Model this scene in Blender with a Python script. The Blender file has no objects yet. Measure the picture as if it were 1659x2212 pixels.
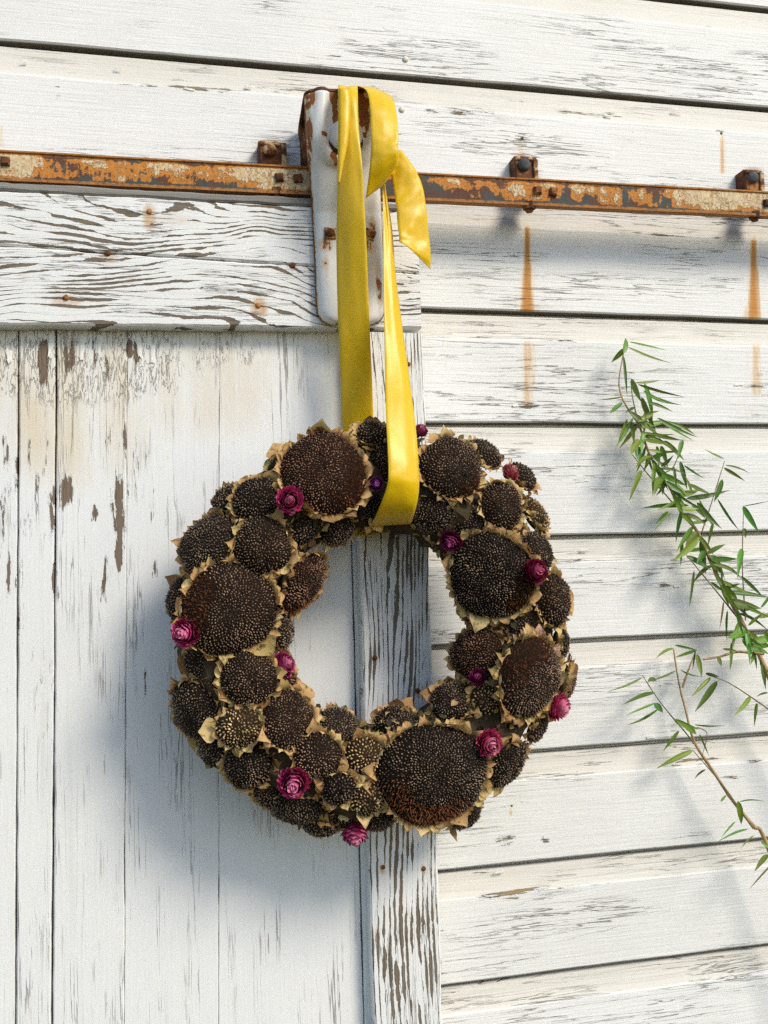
import bpy, math, random
import numpy as np
from mathutils import Vector, Matrix, noise as mnoise

random.seed(7)
rng = np.random.default_rng(7)
scene = bpy.context.scene
R = math.radians

# ------------------------------------------------------------------ camera, sky, sun
FPX = 2000.0                                   # focal length in pixels of a 1659 x 2212 frame
YAW, PITCH, ROLL = R(12.277), R(3.794), R(-1.671)
DIST = 1.2
CAM = Vector((0.0, -DIST, 1.5))
_f = Vector((math.sin(YAW) * math.cos(PITCH), math.cos(YAW) * math.cos(PITCH), math.sin(PITCH)))
_r0 = Vector((math.cos(YAW), -math.sin(YAW), 0.0))
_u0 = _r0.cross(_f)
_r = _r0 * math.cos(ROLL) + _u0 * math.sin(ROLL)
_u = -_r0 * math.sin(ROLL) + _u0 * math.cos(ROLL)
cam_data = bpy.data.cameras.new('camera')
cam_data.sensor_fit = 'VERTICAL'
cam_data.sensor_height = 36.0
cam_data.lens = 36.0 * FPX / 2212.0
cam_data.clip_start = 0.05
cam_data.clip_end = 2000.0
cam = bpy.data.objects.new('camera', cam_data)
scene.collection.objects.link(cam)
cam.matrix_world = Matrix(((_r.x, _u.x, -_f.x, CAM.x), (_r.y, _u.y, -_f.y, CAM.y), (_r.z, _u.z, -_f.z, CAM.z), (0, 0, 0, 1)))
scene.camera = cam

SUN_DIR = Vector((0.72, -1.0, 0.98)).normalized()     # from the wall towards the sun
SUN_EL = math.asin(SUN_DIR.z)
SUN_ROT = math.atan2(SUN_DIR.x, SUN_DIR.y)
world = bpy.data.worlds.new('World')
scene.world = world
world.use_nodes = True
wnt = world.node_tree
for n in list(wnt.nodes):
    wnt.nodes.remove(n)
sky = wnt.nodes.new('ShaderNodeTexSky')
sky.sky_type = 'NISHITA'
sky.sun_disc = False
sky.sun_elevation = SUN_EL
sky.sun_rotation = SUN_ROT
sky.air_density = 1.0
sky.dust_density = 0.8
bgn = wnt.nodes.new('ShaderNodeBackground')
bgn.inputs['Strength'].default_value = 0.125
wout = wnt.nodes.new('ShaderNodeOutputWorld')
wnt.links.new(sky.outputs[0], bgn.inputs['Color'])
wnt.links.new(bgn.outputs[0], wout.inputs['Surface'])

sun_data = bpy.data.lights.new('sun', 'SUN')
sun_data.energy = 2.0
sun_data.angle = R(18)
sun_data.color = (1.0, 0.925, 0.79)
sun = bpy.data.objects.new('sun', sun_data)
scene.collection.objects.link(sun)
sun.rotation_euler = SUN_DIR.to_track_quat('Z', 'Y').to_euler()
sun.location = (3, -3, 4)

vs = scene.view_settings
vs.view_transform = 'Standard'
vs.look = 'None'
vs.exposure = 0.56
vs.gamma = 1.0
vs.use_curve_mapping = False
scene.cycles.use_denoising = False
scene.cycles.denoiser = 'OPENIMAGEDENOISE'
scene.cycles.denoising_input_passes = 'RGB_ALBEDO_NORMAL'
scene.cycles.max_bounces = 4
scene.cycles.use_adaptive_sampling = True
scene.cycles.adaptive_threshold = 0.02

# ------------------------------------------------------------------ helpers
PXW = DIST / FPX                               # metres per pixel on the wall plane


def P(px, py, y):
    """the world point at depth y (0 = face of the siding, negative = towards the viewer) seen at this pixel"""
    d = _r * (px - 829.5) - _u * (py - 1106.0) + _f * FPX
    return CAM + d * ((y + DIST) / d.y)


def pxs(y):
    return (y + DIST) / FPX


def link(o):
    scene.collection.objects.link(o)
    return o


def tag(o, label=None, cat=None, group=None, kind=None):
    if label: o['label'] = label
    if cat: o['category'] = cat
    if group: o['group'] = group
    if kind: o['kind'] = kind
    return o


def empty(name, loc, label=None, cat=None, parent=None):
    o = bpy.data.objects.new(name, None)
    o.empty_display_size = 0.05
    o.location = loc
    link(o)
    if parent: setparent(o, parent)
    return tag(o, label, cat)


def setparent(o, p):
    bpy.context.view_layer.update()
    o.parent = p
    o.matrix_parent_inverse = p.matrix_world.inverted()


class MB:
    """collects vertices, faces, uvs and colours of one mesh"""
    def __init__(s):
        s.v, s.f, s.uv, s.c = [], [], [], []

    def add(s, verts, faces, uvs=None, col=None):
        o = len(s.v)
        s.v += [tuple(p) for p in verts]
        s.f += [tuple(i + o for i in q) for q in faces]
        s.uv += list(uvs) if uvs is not None else [(0, 0)] * len(verts)
        if col is None: col = (1, 1, 1, 1)
        s.c += [col] * len(verts) if not isinstance(col, list) else col
        return s

    def grid(s, rows, uvs=None, col=None, closed=False):
        n = len(rows[0]); faces = []
        for i in range(len(rows) - 1):
            for j in range(n if closed else n - 1):
                k = (j + 1) % n
                faces.append((i * n + j, i * n + k, (i + 1) * n + k, (i + 1) * n + j))
        return s.add([p for r in rows for p in r], faces, [u for r in uvs for u in r] if uvs else None, col)

    def box(s, c, size, rot=None, bev=0.0):
        x, y, z = [k / 2 for k in size]
        c = Vector(c)
        b = min(bev, x * .9, y * .9, z * .9)
        if b <= 0:
            vs_ = [Vector((a * x, bb * y, cc * z)) for a in (-1, 1) for bb in (-1, 1) for cc in (-1, 1)]
            fs = [(0, 1, 3, 2), (4, 6, 7, 5), (0, 4, 5, 1), (2, 3, 7, 6), (0, 2, 6, 4), (1, 5, 7, 3)]
        else:   # chamfered front (towards -y) and straight back
            def ring(yy, k):
                return [Vector((-x + k, yy, -z + k)), Vector((x - k, yy, -z + k)), Vector((x - k, yy, z - k)), Vector((-x + k, yy, z - k))]
            vs_ = ring(-y, b) + ring(-y + b, 0) + ring(y, 0)
            fs = [(0, 1, 2, 3), (8, 11, 10, 9)]
            for a in (0, 4):
                for j in range(4):
                    fs.append((a + j, a + 4 + j, a + 4 + (j + 1) % 4, a + (j + 1) % 4))
        if rot is not None: vs_ = [rot @ p for p in vs_]
        return s.add([p + c for p in vs_], fs)

    def lathe(s, c, axis, prof, n=20, col=None):
        """prof = [(radius, height along axis)]"""
        axis = Vector(axis).normalized()
        a = axis.orthogonal().normalized(); b = axis.cross(a)
        rows = [[Vector(c) + (a * math.cos(2 * math.pi * j / n) + b * math.sin(2 * math.pi * j / n)) * r_ + axis * h for j in range(n)] for r_, h in prof]
        s.grid(rows, closed=True, col=col)
        k = len(s.v)
        s.f.append(tuple(range(k - n, k)))
        return s

    def tube(s, pts, rad, n=7, col=None):
        pts = [Vector(p) for p in pts]; rows = []
        for i, p in enumerate(pts):
            t = (pts[min(i + 1, len(pts) - 1)] - pts[max(i - 1, 0)]).normalized()
            a = t.cross(Vector((0.1, 1, 0.05))).normalized(); b = t.cross(a)
            r_ = rad[i] if isinstance(rad, (list, tuple)) else rad
            rows.append([p + (a * math.cos(2 * math.pi * j / n) + b * math.sin(2 * math.pi * j / n)) * r_ for j in range(n)])
        s.grid(rows, closed=True, col=col)
        k = len(s.v)
        s.f.append(tuple(range(k - n, k))); s.f.append(tuple(range(k - n * (len(rows) - 1) - n, k - n * (len(rows) - 1))))
        return s

    def mesh(s, name, mat, smooth=False):
        me = bpy.data.meshes.new(name)
        me.from_pydata(s.v, [], s.f)
        uvl = me.uv_layers.new(name='UVMap')
        idx = np.empty(len(me.loops), dtype=np.int32); me.loops.foreach_get('vertex_index', idx)
        uvl.data.foreach_set('uv', np.array(s.uv, dtype=np.float32)[idx].ravel())
        ca = me.color_attributes.new('Col', 'FLOAT_COLOR', 'POINT')
        ca.data.foreach_set('color', np.ascontiguousarray(np.asarray(s.c, dtype=np.float32)).ravel())
        me.materials.append(mat)
        if smooth: me.polygons.foreach_set('use_smooth', [True] * len(me.polygons))
        me.update()
        return me

    def build(s, name, mat, parent=None, smooth=False):
        o = link(bpy.data.objects.new(name, s.mesh(name, mat, smooth)))
        if parent: setparent(o, parent)
        return o


def fbm(x, y, z=0.0):
    return mnoise.fractal(Vector((x, y, z)), 1.0, 2.0, 4)


def spline(pts, n):
    """Catmull-Rom through tuples, n samples"""
    pts = [np.array(p, dtype=float) for p in pts]
    out = []
    m_ = len(pts) - 1
    for k in range(n):
        t = k / (n - 1) * m_
        i = min(int(t), m_ - 1); t -= i
        p0, p1, p2, p3 = pts[max(i - 1, 0)], pts[i], pts[i + 1], pts[min(i + 2, m_)]
        out.append(0.5 * ((2 * p1) + (-p0 + p2) * t + (2 * p0 - 5 * p1 + 4 * p2 - p3) * t * t + (-p0 + 3 * p1 - 3 * p2 + p3) * t ** 3))
    return out


def _ss(x, lo, hi):
    t = np.clip((x - lo) / (hi - lo), 0, 1)
    return t * t * (3 - 2 * t)


def spotv(pts, lst, y=0.0):
    """soft ellipses of wear at places on the plane y: (px, py, rx, ry, strength)"""
    pts = np.asarray(pts, dtype=float); tot = np.zeros(len(pts)); w = pxs(y)
    for px, py, rx, ry, k in lst:
        c = P(px, py, y)
        d = ((pts[:, 0] - c.x) / (rx * w)) ** 2 + ((pts[:, 2] - c.z) / (ry * w)) ** 2
        tot = np.maximum(tot, k * _ss(d, 1.3, .15))
    return tot


def streakv(pts, lst, y=0.0):
    """rust runs: (px, py top, py bottom, half width top, half width bottom, strength)"""
    pts = np.asarray(pts, dtype=float); tot = np.zeros(len(pts)); w = pxs(y)
    for px, y0, y1, w0, w1, k in lst:
        a, b = P(px, y0, y), P(px, y1, y)
        t = (a.z - pts[:, 2]) / (a.z - b.z)
        xc = a.x + t * (b.x - a.x)
        hw = (w0 + (w1 - w0) * np.clip(t, 0, 1.2) ** 2) * w
        d = np.abs(pts[:, 0] - xc) / hw
        tot = np.maximum(tot, k * _ss(d, 1.25, .25) * _ss(t, -.03, .06) * _ss(t, 1.03, .97))
    return tot


# ------------------------------------------------------------------ material helpers
class G:
    def __init__(s, name, rough=0.6, spec=0.3):
        s.mat = bpy.data.materials.new(name)
        s.mat.use_nodes = True
        s.nt = s.mat.node_tree
        s.b = s.nt.nodes['Principled BSDF']
        s.b.inputs['Roughness'].default_value = rough
        s.b.inputs['Specular IOR Level'].default_value = spec
        s.pos = s.nt.nodes.new('ShaderNodeNewGeometry').outputs['Position']
        oi = s.nt.nodes.new('ShaderNodeObjectInfo')
        s.rnd = oi.outputs['Random']

    def put(s, sock, v):
        if isinstance(v, bpy.types.NodeSocket): s.nt.links.new(v, sock)
        else:
            if sock.type == 'RGBA' and len(v) == 3: v = (*v, 1.0)
            sock.default_value = v

    def m(s, op, a, b=0.0, c=0.0, clamp=False):
        n = s.nt.nodes.new('ShaderNodeMath'); n.operation = op; n.use_clamp = clamp
        for i, v in enumerate((a, b, c)): s.put(n.inputs[i], v)
        return n.outputs[0]

    def vm(s, op, a, b=(0, 0, 0)):
        n = s.nt.nodes.new('ShaderNodeVectorMath'); n.operation = op
        s.put(n.inputs[0], a); s.put(n.inputs[1], b)
        return n.outputs['Value'] if op in ('LENGTH', 'DOT_PRODUCT', 'DISTANCE') else n.outputs[0]

    def xyz(s, v):
        n = s.nt.nodes.new('ShaderNodeSeparateXYZ'); s.put(n.inputs[0], v)
        return n.outputs[0], n.outputs[1], n.outputs[2]

    def comb(s, x, y, z):
        n = s.nt.nodes.new('ShaderNodeCombineXYZ')
        for i, v in enumerate((x, y, z)): s.put(n.inputs[i], v)
        return n.outputs[0]

    def off(s, k=31.0):
        """position shifted by the object's own random number, so no two boards share a pattern"""
        o = s.m('MULTIPLY', s.rnd, k)
        return s.vm('ADD', s.pos, s.comb(o, s.m('MULTIPLY', o, 1.7), s.m('MULTIPLY', o, 2.3)))

    def noise(s, v, scale=(1, 1, 1), detail=4.0, rough=0.55, dist=0.0):
        n = s.nt.nodes.new('ShaderNodeTexNoise')
        s.put(n.inputs['Vector'], s.vm('MULTIPLY', v, scale))
        n.inputs['Scale'].default_value = 1.0
        n.inputs['Detail'].default_value = detail
        n.inputs['Roughness'].default_value = rough
        n.inputs['Distortion'].default_value = dist
        return n.outputs['Fac']

    def voro(s, v, scale=(1, 1, 1), feature='DISTANCE_TO_EDGE'):
        n = s.nt.nodes.new('ShaderNodeTexVoronoi'); n.feature = feature
        s.put(n.inputs['Vector'], s.vm('MULTIPLY', v, scale))
        n.inputs['Scale'].default_value = 1.0
        return n.outputs['Distance']

    def ss(s, x, lo, hi):
        n = s.nt.nodes.new('ShaderNodeMapRange'); n.interpolation_type = 'SMOOTHSTEP'
        s.put(n.inputs['Value'], x); s.put(n.inputs['From Min'], lo); s.put(n.inputs['From Max'], hi)
        return n.outputs['Result']

    def mix(s, f, a, b, mode='MIX'):
        n = s.nt.nodes.new('ShaderNodeMix'); n.data_type = 'RGBA'; n.blend_type = mode
        s.put(n.inputs[0], f); s.put(n.inputs[6], a); s.put(n.inputs[7], b)
        return n.outputs[2]

    def attr(s, name='Col'):
        n = s.nt.nodes.new('ShaderNodeAttribute'); n.attribute_name = name
        return n.outputs['Color']

    def uv(s):
        n = s.nt.nodes.new('ShaderNodeUVMap'); n.uv_map = 'UVMap'
        x, y, _ = s.xyz(n.outputs[0])
        return x, y

    def bump(s, h, dist=0.001, strength=0.8):
        n = s.nt.nodes.new('ShaderNodeBump')
        n.inputs['Strength'].default_value = strength; n.inputs['Distance'].default_value = dist
        s.put(n.inputs['Height'], h)
        s.nt.links.new(n.outputs[0], s.b.inputs['Normal'])

    def mask(s):
        """the four wear masks stored on the mesh"""
        n = s.nt.nodes.new('ShaderNodeAttribute'); n.attribute_name = 'Col'
        a, b, c = s.xyz(n.outputs['Color'])
        return a, b, c, n.outputs['Alpha']

    def done(s, col):
        s.put(s.b.inputs['Base Color'], col)
        return s.mat


WOOD_D, WOOD_L = (0.085, 0.065, 0.048), (0.27, 0.22, 0.165)
PAINT = (0.82, 0.81, 0.78)
RUST = (0.52, 0.22, 0.032)


# where the wear of this wall and door sits
SIDING_SPOTS = [(1140, 868, 70, 20, .9), (1650, 835, 60, 9, 1.0), (1435, 1270, 32, 12, .9), (1290, 1195, 110, 8, .9), (1580, 1010, 70, 9, .6),
                  (1385, 1598, 55, 14, .9), (1500, 1640, 110, 9, .8), (1090, 1815, 40, 20, .8), (1180, 1812, 18, 12, .9), (1120, 1735, 40, 10, .95),
                  (1380, 880, 60, 12, .3), (1580, 1680, 120, 12, .6), (1050, 1885, 130, 6, .9), (1540, 1860, 100, 12, .5), (1390, 1880, 60, 10, .5),
                  (1570, 2005, 90, 20, .4), (1100, 1935, 80, 10, .4), (440, 185, 120, 12, .9), (620, 192, 100, 10, .9), (180, 150, 100, 8, .9), (40, 128, 30, 6, .9),
                  (960, 240, 80, 14, .8), (1270, 245, 100, 8, .9), (1450, 235, 60, 7, .9), (1600, 190, 90, 16, .45), (720, 120, 30, 6, .8), (1140, 60, 120, 10, .6), (125, 195, 8, 30, .5),
                  (1200, 1040, 60, 6, .8), (1125, 299, 22, 9, 1.0), (1557, 288, 14, 9, 1.0), (1400, 1360, 60, 8, .5), (1240, 2090, 50, 8, .3)]
SIDING_RUNS = [(1140, 470, 676, 34, 60, .30), (1630, 495, 690, 34, 60, .30), (1139, 485, 674, 10, 26, 1.0), (1146, 560, 674, 4, 16, .8), (1130, 610, 674, 3, 22, .55), (1142, 655, 676, 20, 60, .7), (1628, 512, 690, 12, 26, 1.0), (1637, 570, 690, 4, 18, .8), (1618, 640, 690, 8, 40, .6),
               (1140, 732, 885, 17, 22, .62), (1152, 735, 840, 10, 12, .5), (1128, 750, 890, 30, 40, .25), (1634, 738, 850, 18, 22, .62), (1626, 742, 910, 36, 44, .28), (1122, 300, 345, 22, 18, .45), (1560, 290, 374, 8, 10, .75), (1563, 300, 374, 16, 20, .3),
               (1103, 1744, 1765, 6, 5, .7), (876, 132, 160, 12, 10, .2), (75, 225, 300, 16, 20, .12), (2, 270, 320, 6, 10, .6), (1145, 930, 990, 20, 26, .15)]
SIDING_RUB = [(1137, 362, 42, 40, .8), (1630, 390, 40, 40, .8), (590, 333, 52, 40, .8)]
RAIL_STAIN = [(323, 470, 16, 34, .8), (233, 556, 24, 16, .5), (143, 650, 34, 16, .6), (560, 665, 20, 26, .9), (632, 577, 12, 10, .5), (380, 475, 60, 14, .25)]
RAIL_HEAVY = [(200, 500, 420, 110, .55), (880, 560, 50, 150, .75), (250, 620, 300, 60, .25), (560, 470, 120, 60, .3)]
STILE_STAIN = [(810, 1424, 8, 10, .9), (903, 1496, 9, 14, .9), (827, 1880, 6, 12, .9), (916, 1880, 6, 12, .9), (882, 790, 12, 12, .6)]
STILE_HEAVY = [(885, 1220, 70, 160, .75), (830, 1180, 60, 100, .55), (905, 1450, 40, 200, .6), (810, 1450, 25, 70, .5), (890, 2000, 90, 260, .75), (880, 760, 60, 60, .2)]
PLANK_TOP = [(150, 770, 330, 130, 1.0), (420, 745, 190, 70, .7), (640, 740, 120, 50, .4)]
PLANK_SPOTS = [(95, 780, 16, 70, .9), (150, 770, 14, 60, .8), (290, 755, 22, 40, 1.0), (232, 800, 12, 60, .8), (205, 770, 10, 70, .9), (335, 760, 10, 50, .6),
                  (135, 1060, 30, 60, .9), (202, 1110, 16, 30, .9), (258, 1120, 18, 140, 1.0), (228, 1260, 8, 80, .95), (283, 1230, 10, 40, .9), (343, 1230, 12, 40, .85),
                  (95, 1020, 60, 200, .42), (20, 1080, 40, 260, .55), (40, 1280, 20, 200, .5), (300, 1030, 90, 120, .42), (240, 930, 60, 90, .5), (343, 1110, 30, 40, .5),
                  (60, 1500, 60, 160, .35), (320, 1480, 12, 50, .6), (120, 1350, 10, 200, .6), (445, 1350, 12, 60, .3)]
PLANK_CREAM = [(170, 870, 190, 190, .8), (440, 830, 200, 130, .45), (60, 800, 90, 130, .7), (600, 800, 60, 90, .5)]
HANGER_SPOTS = [(672, 205, 20, 40, .8), (720, 204, 16, 26, 1.1), (725, 240, 10, 60, .85), (780, 225, 16, 70, 1.0), (745, 192, 60, 10, 1.0), (790, 290, 7, 8, 1.2), (698, 290, 8, 5, 1.25),
                  (713, 512, 20, 24, .62), (799, 514, 20, 24, .62), (684, 470, 7, 40, .9), (690, 540, 6, 30, .7), (812, 470, 10, 30, .7), (720, 330, 10, 12, .75), (795, 250, 8, 60, .8), (735, 700, 70, 6, .8), (713, 560, 10, 50, .45), (800, 565, 10, 50, .45), (676, 300, 7, 90, .8), (760, 215, 60, 22, .75), (745, 345, 60, 12, .5), (690, 620, 7, 60, .8), (826, 600, 8, 80, .7)]


def mat_siding():
    g = G('peeling_siding_paint', 0.62, 0.25)
    q = g.off()
    u, v = g.uv()
    grain = g.noise(q, (13, 1, 330), 3, .6)
    n2 = g.noise(q, (5, 1, 120), 4, .6, .3)
    crack = g.m('MULTIPLY', g.ss(g.m('ABSOLUTE', g.m('SUBTRACT', n2, .5)), .016, .004), g.ss(g.noise(q, (4, 1, 14), 2), .46, .64))
    n3 = g.noise(q, (14, 1, 120), 6, .68)
    low = g.noise(q, (3.0, 1, 5), 3)
    ridge = g.m('MULTIPLY', g.ss(g.m('ABSOLUTE', g.m('SUBTRACT', v, .745)), .035, .008), g.ss(low, .42, .66))
    foot = g.m('MULTIPLY', g.ss(v, .05, .0), g.ss(low, .5, .62))
    sp, st, rub, _ = g.mask()
    thr = g.m('SUBTRACT', .75, g.m('ADD', g.m('MULTIPLY', ridge, .17), g.m('ADD', g.m('MULTIPLY', sp, .24), g.m('MULTIPLY', foot, .13))))
    thr = g.m('SUBTRACT', thr, g.m('MULTIPLY', g.ss(g.noise(q, (2.2, 1, 7), 2), .5, .72), .055))
    peel = g.ss(g.m('SUBTRACT', n3, thr), .0, .012)
    halo = g.ss(g.m('SUBTRACT', n3, thr), -.05, .0)
    paint = g.mix(g.ss(low, .35, .65), PAINT, (0.77, 0.76, 0.725))
    paint = g.mix(g.m('MULTIPLY', g.ss(v, .73, .77), .55), paint, (0.66, 0.60, 0.50))          # darker, beiger tone over the cove
    paint = g.mix(g.m('MULTIPLY', g.noise(q, (6, 1, 40), 4), .12), paint, (0.62, 0.58, 0.50))
    st = g.m('MULTIPLY', st, g.ss(g.m('ADD', g.m('MULTIPLY', st, .7), g.m('MULTIPLY', g.noise(g.pos, (210, 1, 22), 5, .7), 1.0)), .58, 1.02), clamp=True)
    paint = g.mix(st, paint, g.mix(g.ss(st, .3, 1.0), (0.70, 0.42, 0.10), RUST))
    paint = g.mix(g.m('MULTIPLY', rub, g.ss(grain, .42, .6)), paint, (0.30, 0.15, 0.05))
    wood = g.mix(grain, WOOD_D, WOOD_L)
    wood = g.mix(g.ss(g.noise(q, (9, 1, 9), 2), .5, .7), wood, (0.30, 0.22, 0.12))
    col = g.mix(peel, paint, wood)
    col = g.mix(g.ss(v, .012, .004), col, g.mix(grain, (0.07, 0.06, 0.045), (0.16, 0.135, 0.10)))      # underside coloured dark brown so the seams come out dark
    col = g.mix(g.m('MULTIPLY', crack, .72), col, (0.15, 0.12, 0.09))
    h = g.m('ADD', g.m('MULTIPLY', g.m('SUBTRACT', 1, peel), .7), g.m('MULTIPLY', grain, .42))
    h = g.m('SUBTRACT', h, g.m('MULTIPLY', crack, .5))
    h = g.m('ADD', h, g.m('MULTIPLY', halo, .18))
    h = g.m('ADD', h, g.m('MULTIPLY', g.noise(q, (25, 1, 60), 3), .25))
    g.bump(h, .0019, .9)
    g.put(g.b.inputs['Roughness'], g.m('ADD', .5, g.m('MULTIPLY', peel, .4)))
    return g.done(col)


def mat_grain_board(name, vertical, freq, warp, wscale, width):
    """white paint split along a wavy wood figure, with grey wood showing in the splits"""
    g = G(name, 0.62, 0.25)
    q = g.off(13.0)
    x, _, z = g.xyz(q)
    px_, _, pz_ = g.xyz(g.pos)
    if vertical: sA, sB, sC, t0 = (wscale[1], 1, wscale[0]), (60, 1, 16), (420, 1, 16), x
    else: sA, sB, sC, t0 = (wscale[0], 1, wscale[1]), (16, 1, 60), (16, 1, 420), z
    n = g.noise(q, sA, 2, .45, .25)
    t = g.m('ADD', g.m('MULTIPLY', t0, freq), g.m('MULTIPLY', n, warp))
    t = g.m('ADD', t, g.m('MULTIPLY', g.noise(q, (60, 1, 60), 3), .35))
    fr = g.m('ABSOLUTE', g.m('SUBTRACT', g.m('FRACT', t), .5))
    gate = g.ss(g.noise(q, sB, 5, .62), .40, .66)
    zone = g.ss(g.noise(q, (5, 1, 4) if vertical else (4, 1, 9), 2), .22, .58)
    w = g.m('MULTIPLY', g.m('MULTIPLY', gate, zone), width)
    heavy, stain, _, _ = g.mask()
    w = g.m('MULTIPLY', w, g.m('ADD', .42, heavy))
    peel = g.ss(g.m('SUBTRACT', w, fr), -.012, .02)
    n3 = g.noise(q, sB, 6, .68)
    peel = g.m('MAXIMUM', peel, g.ss(g.m('ADD', n3, g.m('MULTIPLY', heavy, .05)), .735, .745))
    grain = g.noise(q, sC, 3, .6)
    thin = g.m('MULTIPLY', g.ss(g.m('ABSOLUTE', g.m('SUBTRACT', g.noise(q, (150, 1, 6) if vertical else (6, 1, 150), 4, .6), .5)), .014, .004), g.ss(g.noise(q, (9, 1, 9), 2), .45, .6))
    paint = g.mix(g.noise(q, (7, 1, 7), 4), PAINT, (0.74, 0.735, 0.71))
    paint = g.mix(g.m('MULTIPLY', stain, g.m('ADD', .3, g.noise(g.pos, (120, 1, 60), 2))), paint, (0.50, 0.25, 0.06))
    wood = g.mix(grain, WOOD_D, WOOD_L)
    col = g.mix(peel, paint, wood)
    col = g.mix(g.m('MULTIPLY', thin, .7), col, (0.16, 0.13, 0.10))
    h = g.m('ADD', g.m('MULTIPLY', g.m('SUBTRACT', 1, peel), .8), g.m('MULTIPLY', grain, .25))
    h = g.m('SUBTRACT', h, g.m('MULTIPLY', thin, .4))
    g.bump(h, .0019, .9)
    g.put(g.b.inputs['Roughness'], g.m('ADD', .5, g.m('MULTIPLY', peel, .4)))
    return g.done(col)


def mat_planks():
    y = -.040
    g = G('cracked_door_paint', 0.6, 0.28)
    q = g.off(17.0)
    grain = g.noise(q, (330, 1, 9), 3, .6)
    cl = g.noise(q, (85, 1, 2.6), 4, .6, .2)
    cgate = g.ss(g.noise(q, (26, 1, 7), 3), .47, .66)
    crack = g.m('MULTIPLY', g.ss(g.m('ABSOLUTE', g.m('SUBTRACT', cl, .5)), .014, .004), cgate)
    dash = g.ss(g.noise(q, (260, 1, 11), 3, .6), .735, .77)
    crack = g.m('MAXIMUM', crack, g.m('MULTIPLY', dash, .7))
    sp, topz, cream, _ = g.mask()
    an = g.noise(q, (190, 1, 34), 3, .62, .6)
    allig = g.m('MULTIPLY', g.ss(g.m('ABSOLUTE', g.m('SUBTRACT', an, .5)), .030, .008), g.ss(g.m('ADD', g.m('MULTIPLY', topz, .6), g.noise(q, (40, 1, 10), 4, .65)), .80, 1.05))
    n3 = g.noise(q, (115, 1, 16), 6, .66)
    thr = g.m('SUBTRACT', .755, g.m('MULTIPLY', sp, .33))
    d = g.m('SUBTRACT', n3, thr)
    peel = g.ss(d, 0, .012)
    paint = g.mix(g.noise(q, (9, 1, 2.5), 4), PAINT, (0.74, 0.74, 0.725))
    paint = g.mix(g.m('MULTIPLY', cream, g.ss(g.noise(q, (26, 1, 3), 4), .3, .72)), paint, (0.66, 0.545, 0.36))
    grey = g.ss(g.noise(q, (45, 1, 2), 3), .58, .75)
    paint = g.mix(g.m('MULTIPLY', grey, .22), paint, (0.55, 0.56, 0.52))
    wood = g.mix(grain, (0.10, 0.07, 0.05), (0.27, 0.20, 0.145))
    col = g.mix(peel, paint, wood)
    lines = g.m('MAXIMUM', crack, allig)
    col = g.mix(g.m('MULTIPLY', lines, .68), col, (0.17, 0.14, 0.10))
    h = g.m('ADD', g.m('MULTIPLY', g.m('SUBTRACT', 1, peel), .8), g.m('MULTIPLY', grain, .2))
    h = g.m('SUBTRACT', h, g.m('MULTIPLY', lines, .45))
    h = g.m('ADD', h, g.m('MULTIPLY', g.noise(q, (60, 1, 12), 3), .25))
    h = g.m('ADD', h, g.m('MULTIPLY', g.ss(d, -.05, 0), .2))
    g.bump(h, .0018, .9)
    g.put(g.b.inputs['Roughness'], g.m('ADD', .5, g.m('MULTIPLY', peel, .4)))
    return g.done(col)


def mat_bare_wood():
    g = G('grey_bare_wood', .85, .15)
    q = g.off()
    n = g.noise(q, (12, 1, 300), 4, .6)
    g.bump(n, .001, .8)
    return g.done(g.mix(n, (0.15, 0.14, 0.125), (0.36, 0.34, 0.31)))


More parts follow.
